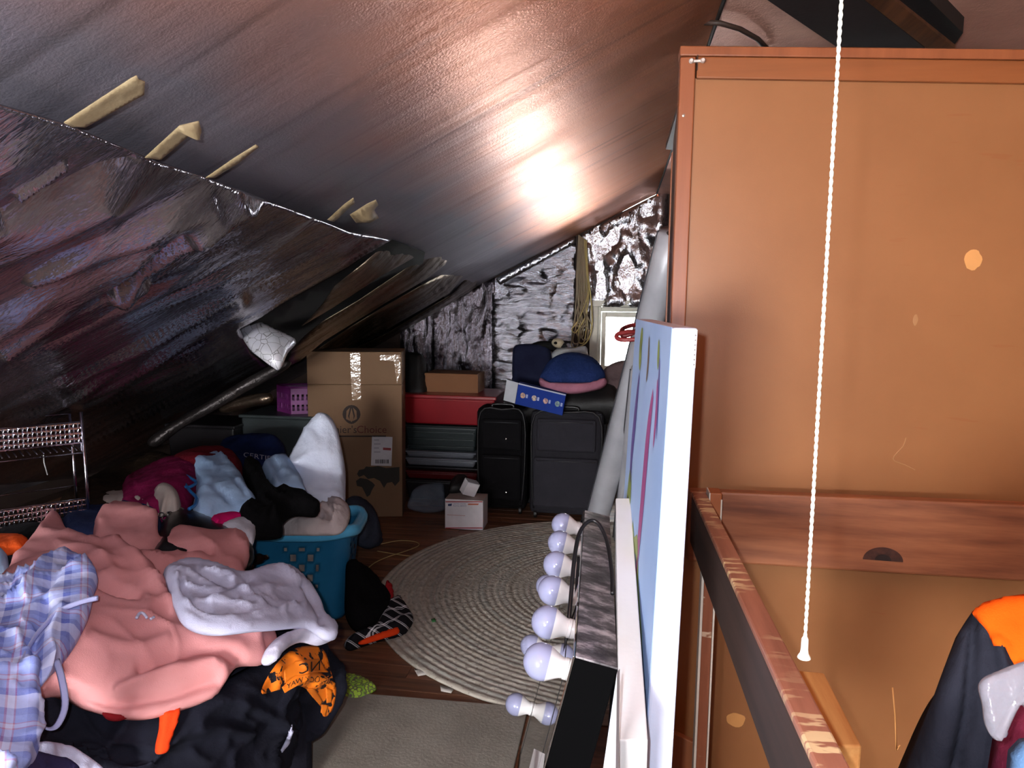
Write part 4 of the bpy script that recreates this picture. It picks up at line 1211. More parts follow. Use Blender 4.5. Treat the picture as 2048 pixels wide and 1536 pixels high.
sheet('pale_cloth', [(-40, 1098), (5, 1100), (16, 1120), (10, 1150), (-40, 1160)], onpile(0.03), lb2, step=6, thick=0.01, lift=0.02, edge=14, wr=0.006, seed=45, label='pale blue cloth corner at the left edge beside the hoodie', cat='clothes')

# pink hoodie
pink = FAB('pink_fleece', (212, 148, 148), 0.18, (206, 139, 139), wr=9)
hood = sheet('pink_hoodie', [(-30, 1200), (0, 1165), (22, 1128), (60, 1085), (92, 1040), (106, 1030), (120, 1036), (134, 1060), (150, 1072), (184, 1080), (186, 1056), (208, 1034), (245, 1026), (288, 1033), (310, 1050), (318, 1082), (345, 1066), (375, 1060), (420, 1066), (462, 1066), (490, 1075), (500, 1096), (497, 1122), (488, 1140), (500, 1180), (490, 1230), (500, 1252), (524, 1258), (546, 1270), (546, 1300), (522, 1330), (472, 1336), (444, 1370), (420, 1398), (362, 1422), (290, 1440), (230, 1436), (168, 1416), (132, 1392), (90, 1392), (50, 1392), (-30, 1330)],
             onpile(0.035), pink, step=6, thick=0.02, lift=0.035, edge=26, wr=0.014, ws=3.2, ridge=True, stretch=(1, 1.4, 1), seed=46,
             creases=(([(190, 1085), (240, 1098), (290, 1105), (320, 1100)], 7, -0.03), ([(195, 1060), (245, 1045), (300, 1060)], 22, 0.03), ([(250, 1105), (300, 1150), (335, 1190), (345, 1225)], 9, -0.028), ([(225, 1110), (270, 1165), (320, 1220), (340, 1250)], 12, 0.02),
                      ([(320, 1108), (370, 1112), (420, 1122)], 6, -0.025), ([(0, 1150), (60, 1128), (110, 1118)], 8, -0.02), ([(185, 1185), (225, 1205), (265, 1215)], 7, -0.03), ([(120, 1110), (180, 1130), (215, 1165)], 10, 0.012),
                      ([(280, 1355), (350, 1330), (400, 1318), (470, 1330)], 10, -0.022), ([(240, 1390), (330, 1362), (420, 1340)], 9, 0.018), ([(150, 1395), (230, 1412), (330, 1400), (420, 1365)], 9, -0.02), ([(180, 1300), (260, 1320), (330, 1305)], 12, 0.012),
                      ([(480, 1262), (510, 1285), (520, 1320)], 8, -0.02), ([(440, 1268), (500, 1285)], 8, 0.015)),
             label='salmon pink hoodie spread over the top of the laundry pile', cat='hoodie')
for pts in ([(273, 1236), (280, 1226), (288, 1228), (294, 1236)], [(301, 1238), (308, 1234)]):
    tube('drawstring', catmull([tuple(onpile(0.092)(np.array([[u, v]]))[0]) for u, v in pts], 4), 0.0035, wht, hood, 6, label='white drawstring end')
# white shirt
wsh = sheet('white_shirt', [(328, 1142), (346, 1126), (382, 1116), (430, 1124), (470, 1140), (496, 1142), (540, 1128), (582, 1130), (616, 1160), (640, 1195), (652, 1226), (674, 1246), (672, 1276), (655, 1280), (632, 1262), (600, 1252), (546, 1256), (500, 1258), (440, 1264), (398, 1260), (368, 1244), (352, 1215), (338, 1172)],
      onpile(0.112), wht, step=5, thick=0.010, lift=0.010, edge=10, fade=24.0, wr=0.013, ws=6, ridge=True, stretch=(0.8, 1.4, 1.0), seed=47,
      creases=(([(350, 1160), (362, 1200), (390, 1232), (440, 1245), (520, 1235), (600, 1215)], 4, 0.009), ([(358, 1170), (376, 1210), (420, 1232)], 5, -0.012), ([(395, 1150), (450, 1180), (500, 1160)], 7, -0.014), ([(420, 1215), (480, 1190), (540, 1180)], 6, 0.010), ([(600, 1180), (628, 1210), (640, 1250)], 6, -0.016), ([(560, 1140), (600, 1170)], 8, 0.012)),
      label='white wrinkled cotton shirt in the middle of the pile', cat='shirt')
sheet('white_undershirt', [(528, 1322), (540, 1290), (566, 1268), (610, 1256), (650, 1262), (668, 1276), (640, 1290), (604, 1282), (570, 1300), (540, 1330)], onpile(0.075), FAB('white_under', (222, 222, 240), 0.3, (206, 206, 230)), step=6, thick=0.008, lift=0.025, edge=14, wr=0.012, ws=9, seed=48, label='white undershirt folded between white shirt and orange print', cat='shirt')
# plaid pants
t = NT('plaid_flannel').set(0.9, 0, 0.2)
mv = t.mapping((1, 1, 1), (0, 0, radians(-38)))
q = t.n('SeparateXYZ', {'Vector': mv}).outputs
def stripes(v, sc, stops):
    return t.ramp(t.math('FRACT', t.math('MULTIPLY', v, sc)), stops, 'CONSTANT')
lbC, wC, bC, rC, gC = lin((146, 166, 234)), lin((208, 214, 250)), lin((58, 82, 186)), lin((180, 104, 150)), lin((112, 130, 206))
st1 = [(0.0, wC), (0.14, bC), (0.27, lbC), (0.44, rC), (0.47, wC), (0.56, rC), (0.585, lbC), (0.74, gC), (0.88, wC)]
s1 = stripes(q[0], 9.0, st1)
s2 = stripes(t.math('ADD', q[1], t.math('MULTIPLY', q[2], 0.6)), 8.0, st1)
col = t.mix(0.5, s1, s2)
fn_ = t.noise(500, 1)
col = t.mix(t.math('MULTIPLY', fn_, 0.25), col, lin((226, 226, 240)))
t.link(col, 'Base Color')
t.bump(t.noise(16, 3), 0.3, 0.02)
plaid = t.m
pants = sheet('plaid_pants', [(-60, 1178), (0, 1172), (58, 1152), (98, 1126), (130, 1116), (160, 1120), (182, 1136), (196, 1158), (188, 1182), (178, 1224), (152, 1278), (124, 1320), (100, 1348), (80, 1376), (62, 1396), (60, 1440), (48, 1490), (56, 1515), (30, 1560), (-60, 1580)], onpile(0.105), plaid, step=6, thick=0.015, lift=0.035, edge=20, wr=0.022, ws=5, ridge=True, seed=49,
      creases=(([(140, 1122), (105, 1150), (80, 1185), (60, 1220)], 6, 0.022), ([(150, 1145), (120, 1170), (100, 1200)], 8, -0.02), ([(100, 1230), (70, 1300), (60, 1380)], 9, -0.022), ([(130, 1240), (95, 1310), (70, 1370)], 9, 0.016), ([(30, 1300), (30, 1400), (10, 1500)], 12, 0.016), ([(40, 1180), (10, 1230)], 8, -0.012)),
      label='blue and white plaid flannel pants at the left edge of the pile', cat='trousers')
rib = FAB('pale_ribbon', (178, 182, 226), 0.2)
for nm, pts in (('waist_tie', [(196, 1196), (160, 1205), (120, 1222), (90, 1250), (66, 1280), (40, 1330)]), ('drawstring', [(88, 1300), (76, 1370), (74, 1410), (80, 1445), (98, 1458), (116, 1448), (130, 1410), (124, 1360), (112, 1320)])):
    tube(nm, catmull([tuple(onpile(0.15 if nm == 'waist_tie' else 0.125)(np.array([[u, v]]))[0]) for u, v in pts], 5), 0.0065, rib, pants, 6, flat=0.35)

# ================================================================== LAUNDRY BASKET
byf = 2.80
bzt = atY(606, 1062, byf).z
bl, br_ = atY(497, 1070, byf).x, atY(714, 1070, byf).x
bas = M('basket_blue', (50, 142, 192), 0.32, bump=0.05, c2=(44, 130, 180))
bas_rim = M('basket_rim_sheen', (96, 186, 230), 0.28, bump=0.05, c2=(86, 176, 220))  # lighter than the wall: sheen of the curved rim put into the colour
bk_t = thing('laundry_basket', 'teal blue plastic laundry basket with punched holes behind the white shirt', 'basket', ((bl + br_) / 2, byf + 0.28, 0))
bw2, bd2 = (br_ - bl) / 2 - 0.015, 0.16
bc = Vector(((bl + br_) / 2 - 0.055, byf + bd2, 0))
BR = radians(10)
def brot(x, y):
    return (bc.x + x * cos(BR) - y * sin(BR), bc.y + x * sin(BR) + y * cos(BR))
def rrect(w, d, r, n=8):
    pts = []
    for cxx, cyy, a0_ in ((w - r, d - r, 0), (-w + r, d - r, 90), (-w + r, -d + r, 180), (w - r, -d + r, 270)):
        for k in range(n + 1):
            a = radians(a0_ + 90 * k / n)
            pts.append((cxx + r * cos(a), cyy + r * sin(a)))
    return pts
def resamp(pts, n):
    P = np.array(pts + [pts[0]])
    d = np.r_[0, np.cumsum(np.linalg.norm(np.diff(P, axis=0), axis=1))]
    s = np.linspace(0, d[-1], n, endpoint=False)
    return np.c_[np.interp(s, d, P[:, 0]), np.interp(s, d, P[:, 1])]
NCOL, NROW = 108, 26
resx = resamp(rrect(bw2, bd2, 0.07), NCOL)
bm = bmesh.new()
g = []
for j in range(NROW + 1):
    f_ = j / NROW
    k = 0.80 + 0.18 * f_
    ring_ = resamp(rrect(bw2 * k, bd2 * k, 0.07), NCOL)
    g.append([bm.verts.new((*brot(x, y_), 0.012 + (bzt - 0.03) * f_)) for x, y_ in ring_])
for j in range(NROW):
    for i in range(NCOL):
        hole = 8 <= j <= 21 and ((i % 6 in (0, 1) and j % 6 in (0, 1)) or (i % 6 in (3, 4) and j % 6 in (3, 4)))
        fx, fy = resx[i]
        if fy < -bd2 * 0.6 and not (-0.3 * bw2 < fx < 0.4 * bw2 and j > 9):
            hole = False
        if hole:
            continue
        bm.faces.new((g[j][i], g[j][(i + 1) % NCOL], g[j + 1][(i + 1) % NCOL], g[j + 1][i]))
bm.faces.new(g[0][::-1])
gi = bmesh.ops.solidify(bm, geom=bm.faces[:], thickness=0.004)
from_bm('basket_wall', bm, bas, bk_t, True)
rimp = resamp(rrect(bw2 * 1.0, bd2 * 1.0, 0.075), 72)
V, Fc = [], []
prof_ = [(-0.004, -0.046), (0.018, -0.046), (0.030, -0.036), (0.032, -0.016), (0.022, 0.002), (0.006, 0.006), (-0.008, 0.002), (-0.010, -0.016)]
nrm_ = []
for i in range(72):
    tn = rimp[(i + 1) % 72] - rimp[i - 1]
    tn /= np.linalg.norm(tn)
    no = np.array([tn[1], -tn[0]])
    dip = 0.0
    for o_, z_ in prof_:
        p_ = rimp[i] + no * o_
        up = 0.035 * (abs(rimp[i][0]) / bw2) ** 4 * (abs(rimp[i][1]) / bd2) ** 4
        V.append((*brot(p_[0], p_[1]), bzt + z_ + up))
np_ = len(prof_)
for i in range(72):
    for k in range(np_):
        l = (k + 1) % np_; j = (i + 1) % 72
        Fc.append((i * np_ + k, i * np_ + l, j * np_ + l, j * np_ + k))
mesh('basket_rim', V, Fc, bas_rim, bk_t, True, label='thick rolled rim, sheen painted in as lighter blue')
box('laundry_load', (bc.x - bw2 * 0.70, bc.y - bd2 * 0.70, 0.02), (bc.x + bw2 * 0.70, bc.y + bd2 * 0.70, 0.40), FAB('mixed_clothes', (186, 172, 160), 0.8, (96, 84, 84), wr=8), None, 0.03, BR, label='mixed pale laundry filling the blue basket seen through its holes', cat='laundry')
gt = FAB('grey_towel', (208, 194, 192), 0.35, (190, 176, 176), wr=22)
tb = tps([(540, 1062, 2.80), (697, 1010, 2.95), (620, 1010, 3.05), (620, 1065, 2.74), (680, 1062, 2.78)])
sheet('beige_towel', [(538, 1062), (552, 1046), (570, 1026), (600, 1018), (632, 1022), (652, 1008), (676, 999), (694, 1006), (698, 1026), (692, 1048), (676, 1064), (640, 1066), (600, 1066), (560, 1066)], lambda uv: atYs(uv, tb(uv)), gt, step=5, thick=0.012, lift=0.05, edge=20, wr=0.03, ws=9, ridge=True, seed=50,
      creases=(([(560, 1050), (600, 1035), (640, 1045)], 6, 0.02), ([(655, 1012), (670, 1030), (660, 1055)], 6, -0.025), ([(590, 1028), (630, 1040), (650, 1058)], 5, -0.02)), label='pale beige towel bundled over the blue basket rim', cat='towel')
lathe('dark_bottle', [(0.002, 0), (0.018, 0.002), (0.020, 0.03), (0.020, 0.07), (0.010, 0.09), (0.009, 0.105), (0.002, 0.106)], atY(494, 1122, 2.58), (0.75, -0.2, 0.25), M('bottle_brown', (36, 20, 16), 0.1, bump=0), label='dark brown glossy bottle beside the blue basket', cat='bottle')

# clothes and bits on the floor to the right of the basket
fl_base = lambda pts: (lambda f: (lambda uv: atYs(uv, f(uv))))(tps([(u, v, atZ(u, v, z).y) for u, v, z in pts]))
fb = fl_base([(690, 1110, .30), (700, 1290, .02), (760, 1160, .16), (820, 1240, .03), (780, 1280, .02), (740, 1200, .12), (690, 1200, .16), (800, 1190, .06)])
t = NT('black_check').set(0.85, 0, 0.2)
q = t.n('SeparateXYZ', {'Vector': t.mapping((1, 1, 1), (0, 0, radians(30)))}).outputs
wl = lambda v, s: t.ramp(t.math('FRACT', t.math('MULTIPLY', v, s)), [(0.0, (0.55, 0.55, 0.58)), (0.08, (0, 0, 0)), (0.14, (0.4, 0.4, 0.42)), (0.20, (0, 0, 0))], 'CONSTANT')
t.link(t.mix(1.0, lin((20, 19, 24)), t.mix(1.0, wl(q[0], 17), wl(t.math('ADD', q[1], q[2]), 17), 'ADD'), 'ADD'), 'Base Color')
chk = t.m
sheet('black_trousers', [(700, 1120), (722, 1128), (752, 1156), (776, 1190), (780, 1222), (752, 1250), (716, 1260), (696, 1230), (696, 1170)], fb, bk, step=7, thick=0.02, lift=0.04, edge=20, wr=0.014, ws=8, seed=51, label='black trousers crumpled on the floor right of the blue basket', cat='trousers')
sheet('checked_shirt', [(690, 1286), (706, 1268), (744, 1255), (756, 1240), (764, 1210), (790, 1194), (804, 1206), (826, 1238), (820, 1254), (806, 1268), (770, 1276), (726, 1290), (700, 1298)], fb, chk, step=6, thick=0.012, lift=0.045, edge=16, wr=0.018, ws=10, seed=52, label='black and white checked shirt on the floor beside the rug', cat='shirt')
sheet('orange_trim', [(722, 1287), (760, 1270), (796, 1258), (800, 1270), (770, 1280), (730, 1292)], lambda uv: fb(uv) + np.array([0, -0.02, 0.018]), orc, step=5, thick=0.004, lift=0.012, edge=6, wr=0.004, seed=53, label='orange cloth strip along the checked shirt on the floor', cat='clothes')
sheet('red_cloth', [(776, 1160), (784, 1178), (786, 1200), (776, 1204), (772, 1180)], fb, FAB('red_floor', (150, 32, 36)), step=5, thick=0.006, lift=0.02, edge=8, wr=0.004, seed=54, label='small red cloth edge touching the rug', cat='clothes')
gj = fl_base([(690, 1000, .30), (740, 1010, .22), (760, 1085, .04), (700, 1095, .10), (715, 1040, .26)])
sheet('grey_jeans', [(690, 1002), (712, 996), (738, 1010), (752, 1040), (762, 1082), (740, 1098), (716, 1090), (712, 1060), (704, 1030)], gj, grey, step=6, thick=0.02, lift=0.04, edge=18, wr=0.012, ws=9, seed=55, label='grey blue jeans slumped behind the blue basket', cat='trousers')
t = NT('green_pattern').set(0.7, 0, 0.3)
vo = t.n('TexVoronoi', {'Vector': t.co, 'Scale': 60.0}, feature='F1')
t.link(t.ramp(vo.outputs['Distance'], [(0.35, lin((178, 216, 76))), (0.5, lin((90, 62, 84))), (0.7, lin((150, 196, 70)))]), 'Base Color')
sheet('green_cloth', [(684, 1352), (706, 1350), (730, 1358), (752, 1372), (744, 1382), (716, 1394), (690, 1390), (682, 1372)], fz(0.012), t.m, step=5, thick=0.008, lift=0.022, edge=16, wr=0.004, seed=56, label='lime green patterned cloth on the floor beside the black tee', cat='clothes')
yc = M('yellow_cord', (178, 156, 104), 0.6, bump=0)
tube('yellow_cord', catmull([tuple(atZ(u, v, 0.006)) for u, v in ((762, 1088), (800, 1081), (832, 1084), (836, 1092), (806, 1104), (780, 1112), (752, 1124), (736, 1136))], 6), 0.0028, yc, label='thin yellowish cord looped on the floor before the cardboard box', cat='cord', group='yellow cords')
tube('yellow_cord', catmull([tuple(atZ(u, v, 0.005)) for u, v in ((754, 1102), (790, 1108), (820, 1112), (850, 1111))], 6), 0.0026, yc, label='thin yellowish cord running under the rug edge', cat='cord', group='yellow cords')
for i, pts in enumerate(([(828, 1338), (850, 1336), (858, 1348), (836, 1352)], [(880, 1370), (908, 1378), (902, 1386), (882, 1382)])):
    sheet('paper_scrap', pts, fz(0.004), M('paper', (188, 184, 178), 0.8, bump=0), step=6, thick=0.001, lift=0.004, edge=6, wr=0.002, curve=False, seed=57 + i, label=['white paper scrap lying at the rug edge on bare boards', 'torn paper scrap half way down the rug edge'][i], cat='paper', group='paper scraps')
sheet('green_scrap', [(862, 1238), (870, 1236), (872, 1243), (864, 1244)], fz(0.016), M('green_bit', (60, 130, 70), 0.8, bump=0), step=3, thick=0.001, lift=0.003, edge=3, wr=0, curve=False, label='tiny green scrap lying on the braided rug', cat='scrap')

# ================================================================== CHROME RACK
chr_ = M('chrome', (210, 210, 222), 0.12, 1.0, bump=0)
ry = 2.32
q0 = atY(163, 843, ry)
q1_ = atZ(0, 857, q0.z)
xd = (q1_ - q0).normalized()
bkp = atY(126, 846, ry + 0.24) ; yd = Vector((bkp.x - q0.x, 0.24, 0)).normalized()
rack = thing('chrome_rack', 'small chrome wire rack with perforated shelf edges at the left', 'rack', (q0.x, q0.y, 0.5))
RL, RD = 0.62, 0.22
zA = q0.z; zA2 = atY(158, 905, ry).z; zB = atY(178, 996, ry).z; zB2 = zB - (zA - zA2)
def perf(parent, o, d1, l1, h):
    nc = int(l1 / 0.0135); nrw = 4
    cw, chh = l1 / nc, h / nrw
    V, Fc = [], []
    th_ = d1.cross(Vector((0, 0, 1))).normalized() * 0.0015
    for c in range(nc):
        for r in range(nrw):
            base_ = len(V)
            big = (c % 4 == 1 and r in (1, 2))
            cx_, cz_ = (c + 0.5) * cw, -(r + 0.5) * chh
            for sgn in (0, 1):
                for k in range(8):
                    a = radians(45 * k)
                    m_ = max(abs(cos(a)), abs(sin(a)))
                    V.append(o + d1 * (cx_ + cos(a) / m_ * cw / 2) + Vector((0, 0, cz_ + sin(a) / m_ * chh / 2)) + th_ * sgn)
                for k in range(8):
                    a = radians(45 * k)
                    rr_ = 0.36 if (c + r) % 2 else 0.27
                    V.append(o + d1 * (cx_ + cos(a) * cw * rr_) + Vector((0, 0, cz_ + sin(a) * chh * rr_)) + th_ * (sgn * 1.0 + (0.6 if sgn else -0.6)))
            for k in range(8):
                l = (k + 1) % 8
                Fc.append((base_ + k, base_ + l, base_ + 8 + l, base_ + 8 + k))
                Fc.append((base_ + 16 + l, base_ + 16 + k, base_ + 24 + k, base_ + 24 + l))
                Fc.append((base_ + 8 + k, base_ + 8 + l, base_ + 24 + l, base_ + 24 + k))
    return mesh('perforated_edge', V, Fc, chr_, parent)
for zt2, zb2 in ((zA, zA2), (zB, zB2)):
    o_ = Vector((q0.x, q0.y, zt2))
    hh_ = (zt2 - zb2) * 0.66
    perf(rack, o_ + Vector((0, 0, -0.004)), xd, RL, hh_)
    ls = [[o_, o_ + xd * RL], [o_ + Vector((0, 0, -hh_)), o_ + xd * RL + Vector((0, 0, -hh_))], [o_ + Vector((0, 0, zb2 - zt2)), o_ + xd * RL + Vector((0, 0, zb2 - zt2))]]
    ls += [[p_ + yd * RD for p_ in l_] for l_ in ls]
    for k in range(8):
        zz = -hh_ - (zt2 - zb2 - hh_) * 0.0 - 0.004
        ls.append([o_ + xd * (0.004 + k * 0.0) + Vector((0, 0, -hh_ - 0.0045 * k)), o_ + yd * RD + Vector((0, 0, -hh_ - 0.0045 * k))])
    for k in range(30):
        ls.append([o_ + xd * (0.02 * k) + Vector((0, 0, zb2 - zt2 + 0.012)), o_ + xd * (0.02 * k) + yd * RD + Vector((0, 0, zb2 - zt2 + 0.012))])
    tubes('shelf_wires', ls, 0.0022, chr_, rack, 5)
zbt = 0.46
for p_, tp in ((q0, 0.035), (q0 + yd * RD, 0.0), (q0 + xd * RL, 0.035), (q0 + xd * RL + yd * RD, 0.0)):
    tube('post', [Vector((p_.x + 0.012, p_.y, zbt)), Vector((p_.x, p_.y, zA + tp))], 0.0055, chr_, rack, 8)
tube('hanging_tie', [atY(87, 910, ry), atY(88, 925, ry), atY(95, 950, ry)], 0.002, M('tie_white', (180, 180, 180), 0.6, bump=0), rack, 5)
#PART3
# ================================================================== STORED THINGS AT THE FAR END
cardm = M('cardboard', (126, 96, 70), 0.8, var=0.12, vs=3, bump=0.1)
cardm2 = M('cardboard_old', (128, 84, 52), 0.8, var=0.12, vs=3, bump=0.1)
th_ = radians(13)
bR = atZ(798, 1034, 0.0)
bx_dir = Vector((cos(th_), sin(th_), 0)); by_dir = Vector((-sin(th_), cos(th_), 0))
ftop = atPlane(bR, -by_dir)
tR = Vector(ftop([(808, 704)])[0])
tL = Vector(ftop([(618, 708)])[0])
bw3 = (tR - tL).dot(bx_dir); hz = tR.z
o3 = Vector((bR.x, bR.y, 0.0)) + bx_dir * ((tR - bR).dot(bx_dir)) * 0.6
BOX = thing('cardboard_box', 'tall brown cardboard box with a dark shield logo and map print', 'box', o3 - bx_dir * bw3 / 2)
o3 = o3 - bx_dir * bw3
hb = hz - 0.21
obox('box_body', o3 + Vector((0, 0, 0.002)), bx_dir * bw3, by_dir * 0.34, (0, 0, hb), cardm, BOX, 0.004)
obox('box_flap', o3 + Vector((0, 0, hb + 0.003)) - by_dir * 0.004, bx_dir * bw3, by_dir * 0.348, (0, 0, hz - hb - 0.003), cardm, BOX, 0.005, label='taped upper section of the box')
fr = lambda off: (lambda u, v: Vector(atPlane(o3 - by_dir * (0.0005 + off), -by_dir)([(u, v)])[0]))
def onbox(name, px, off, m, **kw):
    f_ = fr(off)
    return shape_poly(name, px, lambda a, b: f_(a, b), m, BOX, **kw)
tapec = M('clear_tape', (168, 138, 112), 0.12, bump=0.5, bs=40)
onbox('packing_tape', [(700, 706), (720, 706), (722, 800), (704, 800)], 0.0052, tapec)
onbox('packing_tape', [(760, 711), (800, 709), (801, 745), (794, 768), (788, 722), (760, 720)], 0.0054, tapec)
pr_dark = M('print_dark', (52, 40, 36), 0.8, bump=0); pr_grey = M('print_map', (46, 44, 40), 0.8, bump=0)
n_ = 20
out_s = [(703 + 18 * cos(a) * (1.0 if sin(a) < 0.2 else 1 - 0.25 * (sin(a) - 0.2)), 829 + 19 * sin(a)) for a in np.linspace(0, 2 * pi, n_, endpoint=False)]
onbox('logo_shield', out_s, 0.0012, pr_dark)
onbox('logo_cutout', [(693, 822), (700, 815), (696, 832), (700, 842), (692, 838)], 0.0018, cardm)
onbox('logo_cutout', [(713, 822), (706, 815), (710, 832), (706, 842), (714, 838)], 0.0018, cardm)
onbox('logo_drop', [(703, 816), (707, 832), (707, 840), (703, 844), (699, 840), (699, 832)], 0.002, cardm)
f_ = fr(0.0014)
text_mesh('lettering', "mier's", lambda x, y: f_(663 + x, 866 - y), pr_dark, BOX, 21)
text_mesh('lettering', "Choice", lambda x, y: f_(713 + x, 866 - y), M('print_maroon', (92, 40, 36), 0.8, bump=0), BOX, 21)
onbox('printed_rule', [(664, 871), (772, 871), (772, 874), (664, 874)], 0.0014, pr_dark)
lbl = onbox('shipping_label', [(744, 872), (785, 874), (783, 932), (742, 931)], 0.0014, M('label_white', (206, 204, 210), 0.6, bump=0))
rbx = random.Random(5)
V, Fc = [], []
f2 = fr(0.002)
x = 751.0
while x < 776:
    w_ = rbx.uniform(0.5, 1.8)
    b_ = len(V)
    V += [f2(x, 919), f2(x + w_, 919), f2(x + w_, 927), f2(x, 927)]
    Fc.append((b_, b_ + 1, b_ + 2, b_ + 3))
    x += w_ + rbx.uniform(0.6, 1.4)
mesh('barcode', V, Fc, M('ink_black', (30, 30, 34), 0.8, bump=0), lbl)
onl = lambda nm, px, m: shape_poly(nm, px, lambda a, b: f2(a, b), m, lbl)
onl('printed_line', [(766, 895), (782, 896), (782, 901), (766, 900)], M('print_red', (150, 70, 74), 0.8, bump=0))
for k in range(4):
    onl('printed_line', [(748, 879 + 8 * k), (758 + 3 * (k % 2), 879 + 8 * k), (758 + 3 * (k % 2), 881 + 8 * k), (748, 881 + 8 * k)], M('print_pale', (160, 158, 168), 0.8, bump=0))
onbox('printed_map', [(714, 948), (718, 940), (728, 938), (732, 933), (744, 934), (756, 932), (772, 936), (799, 934), (799, 962), (790, 972), (784, 964), (774, 966), (768, 976), (760, 962), (748, 956), (736, 958), (728, 950), (718, 954)], 0.0012, pr_grey)
onbox('printed_map', [(712, 962), (720, 956), (734, 958), (744, 964), (750, 970), (744, 980), (740, 990), (734, 994), (728, 982), (724, 974), (714, 972)], 0.0013, pr_grey)

def facebox(u0, u1, v0, v1, Y, d):
    a, b = atY(u0, (v0 + v1) / 2, Y), atY(u1, (v0 + v1) / 2, Y)
    m_ = (u0 + u1) / 2
    zt3, zb3 = atY(m_, v0, Y).z, atY(m_, v1, Y).z
    return a.x, b.x, zb3, zt3
def tote(name, label, u0, u1, v0, v1, Y, d, m, rimh=0.02, cat='bin', group=None, ribs=0, lid=False, floor_=False):
    x0, x1, z0, z1 = facebox(u0, u1, v0, v1, Y, d)
    if floor_: z0 = 0.002
    T = thing(name, label, cat, ((x0 + x1) / 2, Y + d / 2, z0), group)
    ins = 0.03
    bm = bmesh.new()
    hexa(bm, [(x0 + ins, Y + ins, z0), (x1 - ins, Y + ins, z0), (x1 - ins, Y + d - ins, z0), (x0 + ins, Y + d - ins, z0),
              (x0 + 0.012, Y + 0.012, z1 - rimh), (x1 - 0.012, Y + 0.012, z1 - rimh), (x1 - 0.012, Y + d - 0.012, z1 - rimh), (x0 + 0.012, Y + d - 0.012, z1 - rimh)], 0.012)
    from_bm('bin_body', bm, m, T)
    box('bin_lid' if lid else 'bin_rim', (x0, Y, z1 - rimh), (x1, Y + d, z1), m, T, 0.006)
    for k in range(ribs):
        zz = z0 + (z1 - rimh - z0) * (k + 0.7) / (ribs + 0.4)
        box('rib', (x0 + 0.03, Y + 0.006, zz - 0.005), (x1 - 0.03, Y + 0.022, zz + 0.005), m, T, 0.002)
    return T
redp = M('red_plastic', (140, 20, 30), 0.3, bump=0.05); dgp = M('dark_green_plastic', (36, 46, 48), 0.4, bump=0.05); lgp = M('pale_grey_plastic', (120, 124, 134), 0.4, bump=0.05)
drp = M('dark_red_plastic', (104, 24, 28), 0.4, bump=0.05); dkp = M('dark_plastic', (30, 28, 32), 0.4, bump=0.05)
SY = 4.80
st = [('storage_bin', 'dark bin at the bottom of the stack behind the small white carton', 806, 958, 962, 1004, dkp, 0, True),
      ('storage_tray', 'dark red flat tray low in the stacked bins', 806, 958, 944, 961.5, drp, 0, False),
      ('storage_tray', 'thin dark tray between the red tray and the pale grey tray', 806, 956, 935, 943.5, dkp, 0, False),
      ('storage_tray', 'thicker pale grey tray in the middle of the stacked bins', 806, 954, 918, 934.5, lgp, 0, False),
      ('storage_tray', 'thin pale grey tray under the dark green bin', 806, 952, 904, 917.5, lgp, 0, False),
      ('storage_bin', 'dark green ribbed bin below the red bin', 806, 956, 852, 903.5, dgp, 3, False)]
for nm, lb_, u0, u1, v0, v1, m_, rb_, fl_ in st:
    tote(nm, lb_, u0, u1, v0, v1, SY, 0.42, m_, 0.012, 'bin' if nm == 'storage_bin' else 'tray', None, rb_, False, fl_)
rt = tote('storage_bin', 'bright red plastic bin on top of the stack right of the tall box', 800, 992, 791, 851, SY - 0.02, 0.46, redp, 0.026, 'bin')
x0, x1, z0, z1 = facebox(850, 956, 748, 791, 4.95, 0.26)
cb2 = thing('cardboard_carton', 'small worn cardboard carton on top of the red bin', 'box', ((x0 + x1) / 2, 5.08, z0))
box('carton_body', (x0, 4.95, z0 + 0.002), (x1, 5.2, z1), cardm2, cb2, 0.004)
box('carton_flap', (x0 + 0.002, 4.93, z1 - 0.012), (x1 - 0.002, 5.2, z1 + 0.004), cardm2, cb2, 0.002)
bgm = M('bag_black', (15, 14, 15), 0.6, bump=0.3, bs=60)
bb3 = tps([(812, 720, 5.0), (850, 720, 5.02), (830, 790, 4.92)])
sheet('black_bag', [(811, 712), (820, 704), (838, 706), (848, 716), (851, 750), (851, 792), (810, 792)], lambda uv: atYs(uv, bb3(uv)), bgm, step=6, thick=0.12, lift=0.05, edge=16, wr=0.006, seed=60, label='black bag standing between tall cardboard box and small carton', cat='bag')

